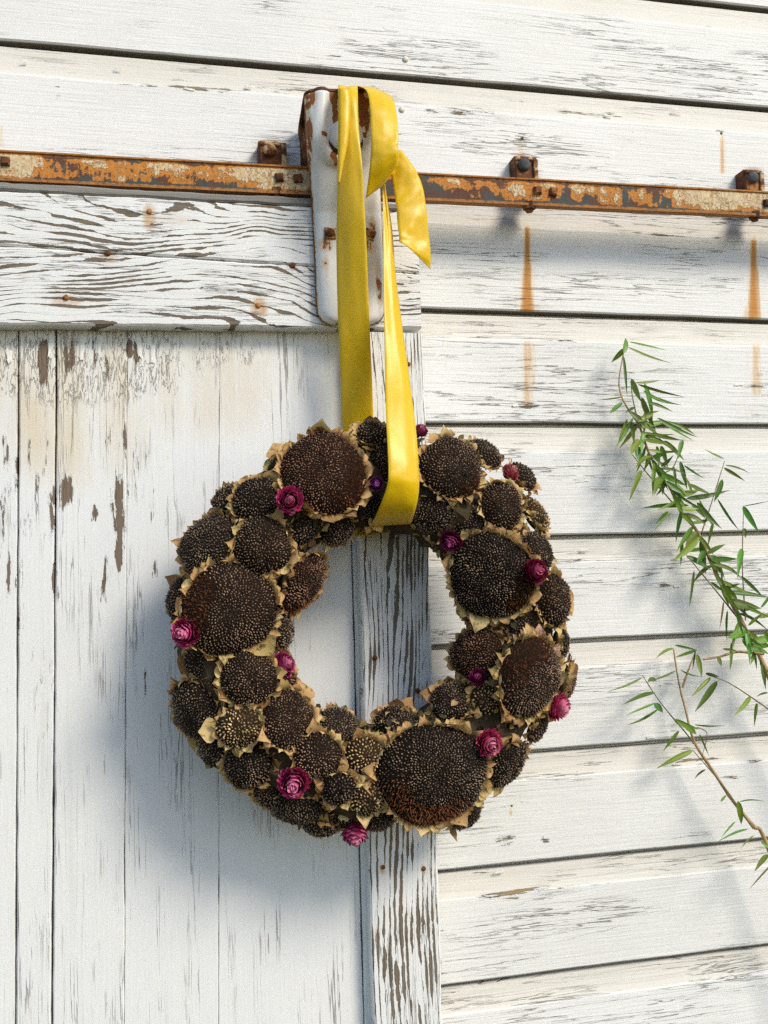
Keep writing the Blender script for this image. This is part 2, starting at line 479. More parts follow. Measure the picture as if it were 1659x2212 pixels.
def mat_track():
    g = G('flaking_rusted_track', .75, .3)
    u, v = g.uv()
    n = g.noise(g.pos, (26, 26, 30), 6, .68)
    big = g.noise(g.vm('ADD', g.pos, (3.3, 0, 1)), (9, 9, 14), 3, .55)
    edge = g.ss(g.m('ABSOLUTE', g.m('SUBTRACT', v, .5)), .30, .5)
    drip = g.noise(g.pos, (75, 1, 9), 4, .65)
    e = g.m('SUBTRACT', g.m('ADD', g.m('MULTIPLY', n, .62), g.m('MULTIPLY', big, .50)), g.m('MULTIPLY', edge, .14))
    e = g.m('ADD', e, g.m('ADD', g.m('MULTIPLY', g.m('SUBTRACT', v, .24), .12), g.m('MULTIPLY', g.m('SUBTRACT', drip, .5), .22)))
    fine = g.noise(g.pos, (160, 160, 160), 4, .6)
    dark = g.mix(g.ss(g.noise(g.pos, (20, 20, 20), 3), .45, .6), (0.11, 0.050, 0.030), (0.060, 0.075, 0.066))
    dark = g.mix(g.m('MULTIPLY', g.ss(fine, .5, .7), .5), dark, (0.15, 0.06, 0.02))
    orange = g.mix(fine, (0.34, 0.10, 0.016), (0.70, 0.30, 0.055))
    crackle = g.m('MULTIPLY', g.ss(g.voro(g.vm('ADD', g.pos, g.vm('MULTIPLY', g.comb(drip, n, fine), (.02, .02, .012))), (210, 210, 150)), .09, .02), g.ss(n, .42, .6))
    cream = g.mix(g.ss(fine, .35, .7), (0.68, 0.56, 0.37), (0.58, 0.40, 0.19))
    cream = g.mix(g.m('MULTIPLY', crackle, .75), cream, (0.20, 0.08, 0.02))
    vert = g.ss(g.noise(g.pos, (120, 1, 20), 4, .6), .52, .68)
    cream = g.mix(g.m('MULTIPLY', vert, .6), cream, (0.42, 0.18, 0.04))
    col = g.mix(g.ss(e, .545, .56), dark, orange)
    col = g.mix(g.ss(e, .605, .62), col, cream)
    rim = g.ss(g.m('ADD', g.m('ABSOLUTE', g.m('SUBTRACT', v, .5)), g.m('MULTIPLY', g.m('SUBTRACT', fine, .5), .2)), .40, .46)
    col = g.mix(g.m('MULTIPLY', rim, .8), col, g.mix(fine, (0.22, 0.075, 0.02), (0.62, 0.27, 0.06)))
    h = g.m('ADD', g.m('MULTIPLY', g.ss(e, .60, .62), .8), g.m('MULTIPLY', fine, .45))
    h = g.m('SUBTRACT', h, g.m('MULTIPLY', crackle, .3))
    g.bump(h, .0012, .9)
    return g.done(col)


def mat_rust(name='brown_rust', a=(0.05, 0.022, 0.014), b=(0.16, 0.06, 0.022), c=(0.40, 0.17, 0.045), lo=.55):
    g = G(name, .8, .25)
    n = g.noise(g.pos, (70, 70, 70), 5, .65)
    f2 = g.noise(g.pos, (260, 260, 260), 3)
    col = g.mix(g.ss(n, .35, .6), a, b)
    col = g.mix(g.ss(n, lo, lo + .12), col, c)
    g.bump(g.m('ADD', n, g.m('MULTIPLY', f2, .5)), .001, .8)
    return g.done(col)


def mat_hanger():
    g = G('white_enamel_with_rust', .42, .4)
    u, v = g.uv()
    n = g.noise(g.pos, (90, 90, 90), 5, .65)
    n2 = g.noise(g.pos, (160, 160, 30), 4, .65)
    sp, _, _, _ = g.mask()
    ed = g.ss(g.m('ABSOLUTE', g.m('SUBTRACT', u, .5)), .455, .5)
    e = g.m('ADD', g.m('MULTIPLY', g.m('MAXIMUM', sp, g.m('MULTIPLY', ed, .9)), .55), g.m('MULTIPLY', g.m('ADD', n, n2), .5))
    rust = g.ss(e, .84, .88)
    halo = g.m('MULTIPLY', g.ss(e, .60, .86), .75)
    paint = g.mix(n, (0.74, 0.74, 0.72), (0.68, 0.68, 0.65))
    paint = g.mix(halo, paint, (0.60, 0.43, 0.22))
    col = g.mix(rust, paint, g.mix(n, (0.12, 0.04, 0.015), (0.36, 0.13, 0.03)))
    g.put(g.b.inputs['Roughness'], g.m('ADD', .32, g.m('MULTIPLY', rust, .5)))
    g.bump(g.m('SUBTRACT', g.m('MULTIPLY', n, .25), g.m('MULTIPLY', rust, .5)), .0008, .7)
    return g.done(col)


def mat_col(name, rough=.7, spec=.25, nscale=200, amt=.35, transl=0.0, sheen=0.0, bump=.4, bdist=.0008):
    """colour from the mesh, broken up by fine noise"""
    g = G(name, rough, spec)
    n = g.noise(g.pos, (nscale,) * 3, 4, .6)
    c = g.mix(1.0, g.attr(), g.mix(n, (1 - amt,) * 3, (1 + amt,) * 3), 'MULTIPLY')
    if bump: g.bump(n, bdist, bump)
    if sheen: g.b.inputs['Sheen Weight'].default_value = sheen
    g.put(g.b.inputs['Base Color'], c)
    if transl:
        t = g.nt.nodes.new('ShaderNodeBsdfTranslucent'); g.put(t.inputs['Color'], c)
        ms = g.nt.nodes.new('ShaderNodeMixShader'); ms.inputs[0].default_value = transl
        out = g.nt.nodes['Material Output']
        g.nt.links.new(g.b.outputs[0], ms.inputs[1]); g.nt.links.new(t.outputs[0], ms.inputs[2]); g.nt.links.new(ms.outputs[0], out.inputs['Surface'])
    return g.mat


def mat_bract(name, a, b):
    g = G(name, .75, .2)
    tc = g.nt.nodes.new('ShaderNodeTexCoord').outputs['Object']
    n = g.noise(tc, (9, 9, 1.2), 3, .6)
    n2 = g.noise(g.pos, (140, 140, 140), 3, .6)
    c = g.mix(g.m('ADD', g.m('MULTIPLY', n, .5), g.m('MULTIPLY', g.rnd, .5)), a, b)
    c = g.mix(g.ss(n2, .52, .72), c, tuple(k * .30 for k in a))
    g.bump(n, .0012, .9)
    g.put(g.b.inputs['Base Color'], c)
    t = g.nt.nodes.new('ShaderNodeBsdfTranslucent'); g.put(t.inputs['Color'], c)
    ms = g.nt.nodes.new('ShaderNodeMixShader'); ms.inputs[0].default_value = .18
    out = g.nt.nodes['Material Output']
    g.nt.links.new(g.b.outputs[0], ms.inputs[1]); g.nt.links.new(t.outputs[0], ms.inputs[2]); g.nt.links.new(ms.outputs[0], out.inputs['Surface'])
    return g.mat


def mat_ribbon():
    g = G('yellow_satin', .36, .5)
    u, v = g.uv()
    n = g.noise(g.pos, (30, 30, 12), 3, .55)
    c = g.mix(n, (0.80, 0.49, 0.003), (0.92, 0.61, 0.005))
    hem = g.ss(g.m('ABSOLUTE', g.m('SUBTRACT', u, .5)), .455, .475)
    c = g.mix(g.m('MULTIPLY', hem, .35), c, (0.86, 0.66, 0.05))
    g.b.inputs['Sheen Weight'].default_value = .15
    g.b.inputs['Sheen Tint'].default_value = (1, .85, .2, 1)
    g.b.inputs['Anisotropic'].default_value = .5
    w = g.noise(g.pos, (900, 900, 260), 2, .5)
    g.bump(g.m('ADD', g.m('MULTIPLY', n, .8), g.m('ADD', g.m('MULTIPLY', w, .12), g.m('MULTIPLY', hem, .1))), .0022, .5)
    g.put(g.b.inputs['Base Color'], c)
    t = g.nt.nodes.new('ShaderNodeBsdfTranslucent'); g.put(t.inputs['Color'], c)
    ms = g.nt.nodes.new('ShaderNodeMixShader'); ms.inputs[0].default_value = .16
    out = g.nt.nodes['Material Output']
    g.nt.links.new(g.b.outputs[0], ms.inputs[1]); g.nt.links.new(t.outputs[0], ms.inputs[2]); g.nt.links.new(ms.outputs[0], out.inputs['Surface'])
    return g.mat


def mat_ground():
    g = G('dry_grass_ground', .9, .1)
    n = g.noise(g.pos, (3, 3, 3), 6, .65)
    n2 = g.noise(g.pos, (60, 60, 60), 4, .6)
    c = g.mix(g.ss(n, .4, .6), (0.05, 0.075, 0.02), (0.20, 0.16, 0.09))
    c = g.mix(n2, c, (0.12, 0.11, 0.06))
    g.bump(n2, .03, .8)
    return g.done(c)


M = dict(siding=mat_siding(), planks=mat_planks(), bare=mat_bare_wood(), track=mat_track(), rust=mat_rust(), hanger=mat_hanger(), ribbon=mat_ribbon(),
         rust_o=mat_rust('orange_rust', (0.10, 0.035, 0.015), (0.30, 0.13, 0.045), (0.58, 0.40, 0.20), .46), ground=mat_ground(),
         rail=mat_grain_board('split_rail_paint', False, 92, 20, (3.2, 7.5), .46),
         stile=mat_grain_board('split_stile_paint', True, 150, 11, (1.5, 10.0), .40),
         seeds=mat_col('sunflower_seed', .6, .35, 320, .3, bump=.3), disc=mat_col('dark_receptacle', .9, .1, 150, .5, bump=.8, bdist=.002),
         petal=mat_col('papery_petal', .45, .4, 120, .18, transl=.15, bump=.2), leafbits=mat_col('dried_leaf', .8, .2, 160, .4, transl=.1),
         straw=mat_col('dark_straw', .9, .1, 120, .6, bump=1.0, bdist=.004), bamboo_leaf=mat_col('bamboo_leaf', .42, .45, 90, .22, transl=.22, bump=.1),
         cane=mat_col('bamboo_cane', .5, .4, 120, .25, bump=.2), nail=mat_rust('nail_rust', (0.08, 0.03, 0.012), (0.22, 0.085, 0.02), (0.42, 0.20, 0.06), .5),
         painted_nail=mat_col('painted_nail', .5, .4, 200, .2),
         steel=mat_rust('grey_bolt_steel', (0.06, 0.065, 0.07), (0.11, 0.115, 0.12), (0.20, 0.10, 0.05), .62),
         dark=mat_col('dark_backing', .95, .05, 60, .3))
BRACT_M = [mat_bract('tan_bract', (0.50, 0.27, 0.095), (0.70, 0.46, 0.21)), mat_bract('straw_bract', (0.62, 0.42, 0.15), (0.78, 0.60, 0.29)),
           mat_bract('brown_bract', (0.26, 0.13, 0.045), (0.48, 0.28, 0.115)), mat_bract('olive_bract', (0.28, 0.19, 0.060), (0.54, 0.40, 0.15)),
           mat_bract('pink_bract', (0.42, 0.21, 0.15), (0.56, 0.36, 0.26))]

# ------------------------------------------------------------------ ground
gb = MB(); S = 300
gb.grid([[(x, y, 0) for x in np.linspace(-S, S, 5)] for y in np.linspace(-S, S, 5)])
tag(gb.build('ground', M['ground']), kind='structure')

# ------------------------------------------------------------------ barn wall with lapped cove siding
wall = empty('barn_wall', (0.4, 0.03, 0), 'white peeling wooden barn wall of horizontal lapped boards behind the wreath', 'wall')
JZ = [2.3428, 2.1858, 2.0222, 1.8586, 1.7016, 1.5448, 1.4009, 1.2553, 1.1089, 0.9627]
while JZ[0] < 3.3: JZ.insert(0, JZ[0] + .155)
while JZ[-1] > 0.22: JZ.append(JZ[-1] - .146)
X0, X1 = -1.9, 2.4
for i in range(1, len(JZ)):
    zb, zt = JZ[i], JZ[i - 1]
    h = zt - zb
    prof = [(0.020, 0.000, .0), (0.0035, 0.000, .0), (0.000, 0.0035, .02), (0.000, .735 * h, .735), (0.0008, .748 * h, .745), (0.0028, .80 * h, .80), (0.0046, .88 * h, .88), (0.0052, h - .0055, .96), (0.0160, h - .0045, .985), (0.0170, h + .012, 1.02), (.022, h + .012, 1.02)]
    mb = MB(); rows, uvs = [], []
    vis = .75 < zb < 2.4
    XS = sorted(set(list(np.linspace(X0, -.3, 20)) + list(np.linspace(-.3, .95, 400 if vis else 30)) + list(np.linspace(.95, X1, 20))))
    prof = prof[:3] + [(0.0, h * t_, t_) for t_ in np.linspace(.06, .70, 14 if vis else 2)] + prof[3:]
    for x in XS:
        row = []
        wobx = .0012 * fbm(x * 5, i * 3.1, 1); wy = .0010 * fbm(x * 4, i * 7.7, 5)
        for j, (yy, zz, vv) in enumerate(prof):
            wob = wobx if vv < .9 else 0
            row.append((x, yy + wy, zb + zz + wob))
        rows.append(row); uvs.append([(x, p[2]) for p in prof])
    mb.grid(rows, uvs)
    pt = np.array(mb.v)
    mb.c = np.stack([spotv(pt, SIDING_SPOTS), streakv(pt, SIDING_RUNS), spotv(pt, SIDING_RUB), np.ones(len(pt))], 1)
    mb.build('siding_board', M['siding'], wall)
sb = MB().box((.25, .045, 1.70), (4.3, .04, 3.26))
sb.build('sheathing', M['dark'], wall)


def nail(px, py, y, r=5.5, mat='nail', parent=None, h=.0022):
    c = P(px, py, y); w = pxs(y)
    mb = MB().lathe(c, (0, -1, 0), [(r * w, -.002), (r * w, h * .5), (r * w * .75, h), (r * w * .1, h * 1.15)], 12, (0.72, 0.66, 0.55, 1))
    return mb.build('nail', M[mat], parent, True)


nail(876, 128, 0, 7, 'painted_nail', wall); nail(868, 237, 0, 7, 'painted_nail', wall)
nail(1104, 1740, .0015, 4, 'nail', wall); nail(1127, 300, .0015, 4.5, 'nail', wall); nail(1557, 289, .0015, 4, 'nail', wall)

# ------------------------------------------------------------------ sliding barn door
door = empty('barn_door', (-.25, -.03, .2), 'white peeling sliding barn door with top rail and edge stile left of the siding', 'door')
FP, FR = -.040, -.066          # front of the planks, front of rail and stile
ZB, XL = .20, -.78             # door foot and far edge


def slab(name, A0, A1, B0, B1, yf, th, mat, n=60, bev=.0018, jit=.0008, seed=0.0, masks=(), nc=6):
    """a board from edge A (A0..A1) to edge B (B0..B1), front at yf, rough arrises"""
    A0, A1, B0, B1 = map(Vector, (A0, A1, B0, B1)); rows, uvs = [], []
    for k in range(n + 1):
        t = k / n
        a, b = A0.lerp(A1, t), B0.lerp(B1, t)
        d = (b - a).normalized()
        ja = jit * fbm(t * 14, seed, 2) * 1.6 + jit * .6 * fbm(t * 70, seed, 9)
        jb = jit * fbm(t * 14, seed + 5, 4) * 1.6 + jit * .6 * fbm(t * 70, seed + 3, 6)
        a = a + d * ja; b = b + d * jb
        yy = yf + .0007 * fbm(t * 6, seed, 8)
        pts = [(a, yf + th), (a, yy + bev)] + [((a + d * bev).lerp(b - d * bev, c_ / nc), yy) for c_ in range(nc + 1)] + [(b, yy + bev), (b, yf + th)]
        rows.append([(p.x, q, p.z) for p, q in pts])
        uvs.append([(c_ / (nc + 4), t) for c_ in range(nc + 5)])
    mb = MB().grid(rows, uvs)
    m_ = len(rows[0])
    mb.f.append(tuple(range(m_))); mb.f.append(tuple(range(len(mb.v) - m_, len(mb.v)))[::-1])
    if masks:
        pt = np.array(mb.v); cl = np.zeros((len(pt), 4)); cl[:, 3] = 1
        for k, ls in enumerate(masks): cl[:, k] = spotv(pt, ls, yf)
        mb.c = cl
    return mb.build(name, M[mat], door)


def vline(px_top, px_bot, y, ztop, zbot=ZB):
    a, b = P(px_top, 720, y), P(px_bot, 2212, y)
    def at(z): return a.lerp(b, (z - a.z) / (b.z - a.z))
    return at(ztop), at(zbot)


def hline(p, q, y, xl=XL, xr=None):
    a, b = P(*p, y), P(*q, y)
    def at(x): return a.lerp(b, (x - a.x) / (b.x - a.x))
    return at(xl), (at(xr) if xr is not None else b)


joints = [(-130, -136, 2), (40, 33, 4.0), (122, 112, 4.2), (275, 268, .8), (474, 472, .9), (747, 786, 3.0)]
ZT = P(400, 640, FP).z
xs = [joints[0][0] - 160]
edges = [(joints[0][0] - 170, joints[0][1] - 170, 2)] + joints
edges = [(joints[0][0] - 170 * k, joints[0][1] - 170 * k, 2) for k in (4, 3, 2, 1)] + joints
for i in range(len(edges) - 1):
    a, b = edges[i], edges[i + 1]
    A = vline(a[0] + a[2] / 2, a[1] + a[2] / 2, FP, ZT); B = vline(b[0] - b[2] / 2, b[1] - b[2] / 2, FP, ZT)
    slab('plank', A[0], A[1], B[0], B[1], FP + random.uniform(-.0006, .0006), .018, 'planks', 260, .0009 if a[2] < 3 else .0016, .0006, i * 2.7, masks=(PLANK_SPOTS, PLANK_TOP, PLANK_CREAM), nc=10)
A = vline(748.8, 787.8, FP, ZT); B = vline(768, 815, FP, ZT)
slab('plank', A[0], A[1], B[0], B[1], FP - .004, .020, 'planks', 260, .0016, .0005, 77, masks=(PLANK_SPOTS, PLANK_TOP, PLANK_CREAM), nc=10)
A = vline(joints[0][0] - 170 * 4, joints[0][1] - 170 * 4, FP + .02, ZT); B = vline(800, 840, FP + .02, ZT)
bk = MB(); bk.add([(A[1].x, FP + .0185, ZB), (B[1].x, FP + .0185, ZB), (B[0].x, FP + .0185, ZT), (A[0].x, FP + .0185, ZT), (A[1].x, FP + .022, ZB), (B[1].x, FP + .022, ZB), (B[0].x, FP + .022, ZT), (A[0].x, FP + .022, ZT)],
                  [(0, 1, 2, 3), (7, 6, 5, 4), (0, 4, 5, 1), (2, 6, 7, 3), (1, 5, 6, 2), (0, 3, 7, 4)], col=(.03, .025, .02, 1))
bk.build('backing_board', M['dark'], door)
# stile down the closing edge
zr = P(830, 716, FR).z
A = vline(762, 808, FR, zr - .001); B = vline(912, 958, FR, zr - .001)
slab('stile', A[0], A[1], B[0], B[1], FR, .044, 'stile', 300, .0022, .0013, 3.3, masks=(STILE_HEAVY, STILE_STAIN), nc=20)
# the two boards of the top rail, and the raw strip above them
def rail(p0, p1, q0, q1, xr, seed, name='top_rail', mat='rail', yf=FR, th=.044):
    a = hline(p0, p1, yf); b = hline(q0, q1, yf)
    XR0, XR1 = P(xr[0], p1[1], yf), P(xr[1], q1[1], yf)
    a1 = a[0].lerp(a[1], (XR0.x - a[0].x) / (a[1].x - a[0].x)); b1 = b[0].lerp(b[1], (XR1.x - b[0].x) / (b[1].x - b[0].x))
    return slab(name, b[0], b1, a[0], a1, yf, th, mat, 300, .0022, .0010, seed, masks=(RAIL_HEAVY, RAIL_STAIN), nc=24)
rail((0, 411), (905, 458), (0, 529), (905, 589), (901, 906), 8.1)
rail((0, 531.5), (905, 591.5), (0, 700), (905, 709), (906, 911), 9.4)
rail((0, 393), (905, 440), (0, 410), (905, 456.5), (898, 900), 2.2, 'raw_strip', 'bare', FR - .001, .038)
for px, py, r_ in ((323, 457, 6), (233, 547, 6), (632, 573, 6.5), (143, 643, 6), (558, 660, 6), (810, 1421, 5.5), (902, 1492, 5.5), (827, 1873, 5), (915, 1876, 5), (882, 787, 5)):
    nail(px, py, FR, r_, 'nail', door)

# curled flakes of paint standing off the boards
FLAKE_M = mat_col('paint_flake', .6, .25, 120, .15, bump=.3)
FLAKES = []
for k in range(8):
    rr = random.Random(k + 40); rows = []
    n_l, n_w = 6, 4; cu = rr.uniform(.5, 1.5) * rr.choice([1, 1, -1])
    for i in range(n_l):
        t = i / (n_l - 1); row = []
        for j in range(n_w):
            u_ = j / (n_w - 1) - .5
            row.append((u_ * (1 - .25 * t) * .9 + .12 * rr.uniform(-1, 1), -.03 - abs(cu) * .20 * t * t - .10 * (u_ * u_) * 4 * (cu > 0), (t - .5) + .10 * rr.uniform(-1, 1)))
        rows.append(row)
    fm = MB().grid(rows, col=(.80, .775, .71, 1)).mesh('paint_flake', FLAKE_M, True)
    FLAKES.append(fm)


def flake(px, py, y, w_, l_, ang, parent, seed):
    rr = random.Random(seed); c = P(px, py, y); w = pxs(y)
    o = link(bpy.data.objects.new('paint_flake', rr.choice(FLAKES)))
    o.matrix_world = Matrix.Translation((c.x, y - .0004, c.z)) @ Matrix.Rotation(ang, 4, 'Y') @ Matrix.Diagonal((w_ * w, min(w_, l_) * w * .8, l_ * w, 1))
    bpy.context.view_layer.update(); o.parent = parent; o.matrix_parent_inverse = parent.matrix_world.inverted()
    sd = o.modifiers.new('thickness', 'SOLIDIFY'); sd.thickness = .03; sd.offset = 1
    return o


_fr = random.Random(5)
_k = 0
for px, py in ((110, 745), (178, 750), (215, 745), (300, 745), (330, 765), (20, 770)):
    _k += 1
    flake(px, py, FP, _fr.uniform(9, 15), _fr.uniform(30, 60), math.pi + _fr.uniform(-.12, .12), door, _k)
for px, py, rx, ry, st_ in SIDING_SPOTS:
    if st_ < .88: continue
    for _ in range(1):
        _k += 1
        flake(px + _fr.uniform(-.9, .9) * rx, py + _fr.choice([-1, 1]) * ry * _fr.uniform(.3, .8), .0002, _fr.uniform(5, 9), _fr.uniform(12, 28), math.pi / 2 + math.pi * _fr.randint(0, 1) + _fr.uniform(-.15, .15), wall, _k)

# ------------------------------------------------------------------ door track
track = empty('door_track', (.4, -.02, 2.0), 'long rusty steel door track with flaking cream paint across the wall', 'track')
YT0, YT1 = -.062, -.050
a = hline((0, 325), (1659, 414), YT0, -1.2, 1.9); b = hline((0, 391), (1659, 468), YT0, -1.2, 1.9)
rows, uvs = [], []
NT = 160
for k in range(NT + 1):
    t = k / NT
    T, Bm = a[0].lerp(a[1], t), b[0].lerp(b[1], t); x = T.x
    wv = .0006 * fbm(x * 9, 2, 2)
    top, bot = T.z + wv, Bm.z + wv
    hh = top - bot
    pr = [(YT1, top - .001, 1.0), (YT0 - .002, top, .99), (YT0 - .002, top - .002, .97), (YT0, top - .003, .95), (YT0 - .0005, top - hh * .5, .5), (YT0, bot + .0045, .09), (YT0 - .002, bot + .003, .05), (YT0 - .002, bot, .02), (YT1, bot + .001, .0)]
    rows.append([(x, y_ + .0004 * fbm(x * 30, z_ * 30, 1), z_) for y_, z_, _ in pr]); uvs.append([(x, v_) for _, _, v_ in pr])
mb = MB().grid(rows, uvs)
n_ = len(rows[0]); mb.f.append(tuple(range(n_))); mb.f.append(tuple(range(len(mb.v) - n_, len(mb.v)))[::-1])
bar = mb.build('bar', M['track'], track)
for px, py in ((12, 350), (603, 385), (643, 387), (1160, 413), (1194, 416), (1655, 440), (-420, 328), (-380, 330), (2020, 458)):   # square bolt heads on the bar
    c = P(px, py, YT0); s_ = 17 * PXW
    MB().box((c.x, YT0 - .002, c.z), (s_, .0075, s_), Matrix.Rotation(random.uniform(-.15, .15), 3, 'Y'), .0018).build('bolt_head', M['rust'], track)
for px, py, w_, h_ in ((589, 332, 62, 58), (1137, 362, 56, 56), (1629, 389, 52, 54), (-400, 290, 60, 58), (2010, 408, 52, 54)):
    yb = -.023
    c = P(px, py, yb); w = w_ * pxs(yb); h = h_ * pxs(yb)
    mb = MB().box((c.x, -.006, c.z - .008), (w, .034, h + .016), None, .0025)
    br = mb.build('bracket', M['rust'], track)
    MB().box((c.x + w / 2 - .0035, -.0235, c.z - .004), (.0065, .006, h * .95), None, .001).build('flange', M['rust_o'], br)
    MB().box((c.x - w * .1, -.0235, c.z + h / 2 - .004), (w * .7, .005, .005), None, .001).build('flange', M['rust_o'], br)
    MB().box((c.x, -.036, c.z - h * .5 - .028), (w * .7, .03, .022), None, .001).build('arm', M['rust'], br)
    MB().lathe((c.x - w * .10, -.0225, c.z + h * .10), (0, -1, 0), [(.0085, 0), (.0085, .004), (.0065, .0065), (.002, .0078)], 14).build('bolt', M['rust_o'] if px < 1000 else M['steel'], br, True)
for px, py in ((1143, 448), (1630, 468), (598, 418), (-395, 378)):
    c = P(px, py, -.057)
    MB().lathe((c.x, -.057, c.z + .006), (0, 0, -1), [(.0085, 0), (.0085, .009), (.005, .0092), (.005, .0125)], 6).build('nut', M['rust'], track)

# ------------------------------------------------------------------ roller hanger
hang = empty('roller_hanger', P(755, 690, -.08), 'white enamelled steel roller hanger with rust, bolted to the top rail', 'door hanger')


def hy(py):                                       # depth of the front plate: proud over the track, bent in to the door
    t = min(max((py - 300) / 160, 0), 1)
    return -.104 * (1 - t) + -.078 * t


left = [(190, 664), (300, 668), (345, 672), (370, 676), (500, 684), (640, 690), (672, 692), (686, 700), (694, 722)]
right = [(190, 806), (300, 812), (345, 816), (370, 818), (500, 823), (640, 827), (672, 828), (686, 820), (694, 796)]
itp = lambda tab, y: float(np.interp(y, [a_[0] for a_ in tab], [a_[1] for a_ in tab]))
ucen, ur = (747, 296), 58


def ridge_h(px, py):
    """raised horseshoe round the axle"""
    if py > ucen[1]: d = abs(math.hypot(px - ucen[0], py - ucen[1]) - ur)
    else: d = abs(abs(px - ucen[0]) - ur * (1 - .12 * (ucen[1] - py) / 110))
    return .0055 / (1 + (d / 10) ** 4)


rows, uvs = [], []
pys = np.concatenate([np.linspace(203, 640, 84), np.linspace(645, 694, 16)])
NXH = 40
for py in pys:
    L_, R_ = itp(left, py), itp(right, py); row, ur_ = [], []
    for j in range(NXH + 1):
        u_ = j / NXH; px = L_ + (R_ - L_) * u_
        y = hy(py) + .009 * abs(2 * u_ - 1) ** 14 - ridge_h(px, py)
        if py > 380: y -= .0035 * (1 - (2 * u_ - 1) ** 2) * min(1, (py - 380) / 60)
        p = P(px, py, hy(py)); row.append((p.x, y, p.z)); ur_.append((u_, (py - 190) / 504))
    rows.append(row); uvs.append(ur_)
# top: continue over the arch to the back
z_top0 = rows[0][0][2]
arch_r = .046
front = rows[:]
rows_a, uvs_a = [], []
for k in range(1, 13):
    ang = math.pi * k / 12
    rr, uu = [], []
    for j in range(NXH + 1):
        x, y, z = front[0][j]
        rr.append((x, y + arch_r * (1 - math.cos(ang)), z + .011 * math.sin(ang))); uu.append((j / NXH, -.05))
    rows_a.insert(0, rr); uvs_a.insert(0, uu)
rows_b = []
for k in range(1, 7):
    rows_b.append([(x + (.002 * k if j == 0 else 0), y, z - .013 * k) for j, (x, y, z) in enumerate(rows_a[0])])
hm = MB().grid(front, uvs)
hm.c = np.concatenate([np.repeat(spotv(np.array(hm.v), HANGER_SPOTS, -.11)[:, None], 3, 1), np.ones((len(hm.v), 1))], 1)
plate = hm.build('front_plate', M['hanger'], hang, True)
MB().grid(list(reversed(rows_b)) + rows_a + [front[0]], col=(1, 1, 1, 1)).build('top_loop', M['rust'], hang, True)
for o in [c for c in hang.children]:
    md = o.modifiers.new('thickness', 'SOLIDIFY'); md.thickness = .004; md.offset = -1.0 if o.name.startswith('front') else -1.0
c = P(746, 295, -.107)
MB().lathe((c.x, c.y + .004, c.z), (0, -1, 0), [(.0235, 0), (.0235, .0035), (.0215, .005), (.021, .0035)], 30).build('axle_ring', M['rust'], hang, True)
cap = MB().lathe((c.x, c.y + .002, c.z), (0, -1, 0), [(.0205, 0), (.020, .006), (.016, .0095), (.009, .0112), (.001, .0116)], 30, (.15, .15, .15, 1))
cap.uv = [(.5, .5)] * len(cap.v)
cap.build('axle_cap', M['hanger'], hang, True)
cw = P(741, 300, -.085)
whl = MB().lathe((cw.x, -.082, cw.z), (0, 1, 0), [(.01, 0), (.040, 0), (.0475, .002), (.049, .005), (.0475, .008), (.043, .012), (.043, .024), (.0475, .028), (.049, .031), (.0475, .034), (.01, .036)], 48).build('wheel', M['rust'], hang, True)
for px, py, s_, a_ in ((713, 505, 26, .03), (799, 507, 24, .35)):
    yb = hy(py) - .006
    c = P(px, py, yb)
    wsh = MB().box((c.x, yb, c.z), (s_ * pxs(yb), .006, s_ * pxs(yb)), Matrix.Rotation(a_, 3, 'Y'), .0012).build('square_washer', M['rust_o'], hang)
    MB().lathe((c.x, yb - .003, c.z), (0, -1, 0), [(.0052, 0), (.0050, .003), (.003, .005), (.0006, .0055)], 12).build('bolt', M['nail'], wsh, True)

# ------------------------------------------------------------------ dried sunflower wreath
WC, WR, WT = (806, 1352), 315, 112            # centre, ring radius, tube radius in pixels
WY = -.135                                    # depth of the ring's heart
wreath = empty('sunflower_wreath', P(WC[0], WC[1] + 430, -.08), 'round wreath of dried brown sunflower heads with magenta strawflowers on the door', 'wreath')
wpx = pxs(WY)
cw3 = P(*WC, WY)
rows = []
for i in range(72):
    a_ = 2 * math.pi * i / 72
    e = Vector((math.cos(a_), 0, math.sin(a_)))
    row = []
    for j in range(18):
        b_ = 2 * math.pi * j / 18
        rr = (WT - 12) * wpx * (1 + .16 * fbm(a_ * 5, b_ * 2, 3))
        row.append(cw3 + e * (WR * wpx + rr * math.cos(b_)) + Vector((0, 1, 0)) * min(rr * math.sin(b_) * .9, .066))
    rows.append(row)
rows.append(rows[0])
MB().grid(rows, closed=True, col=(.065, .046, .027, 1)).build('straw_ring', M['straw'], wreath)

GOLD, DARK, BLACK, REDB, GREYB = 'gold', 'dark', 'black', 'red', 'grey'
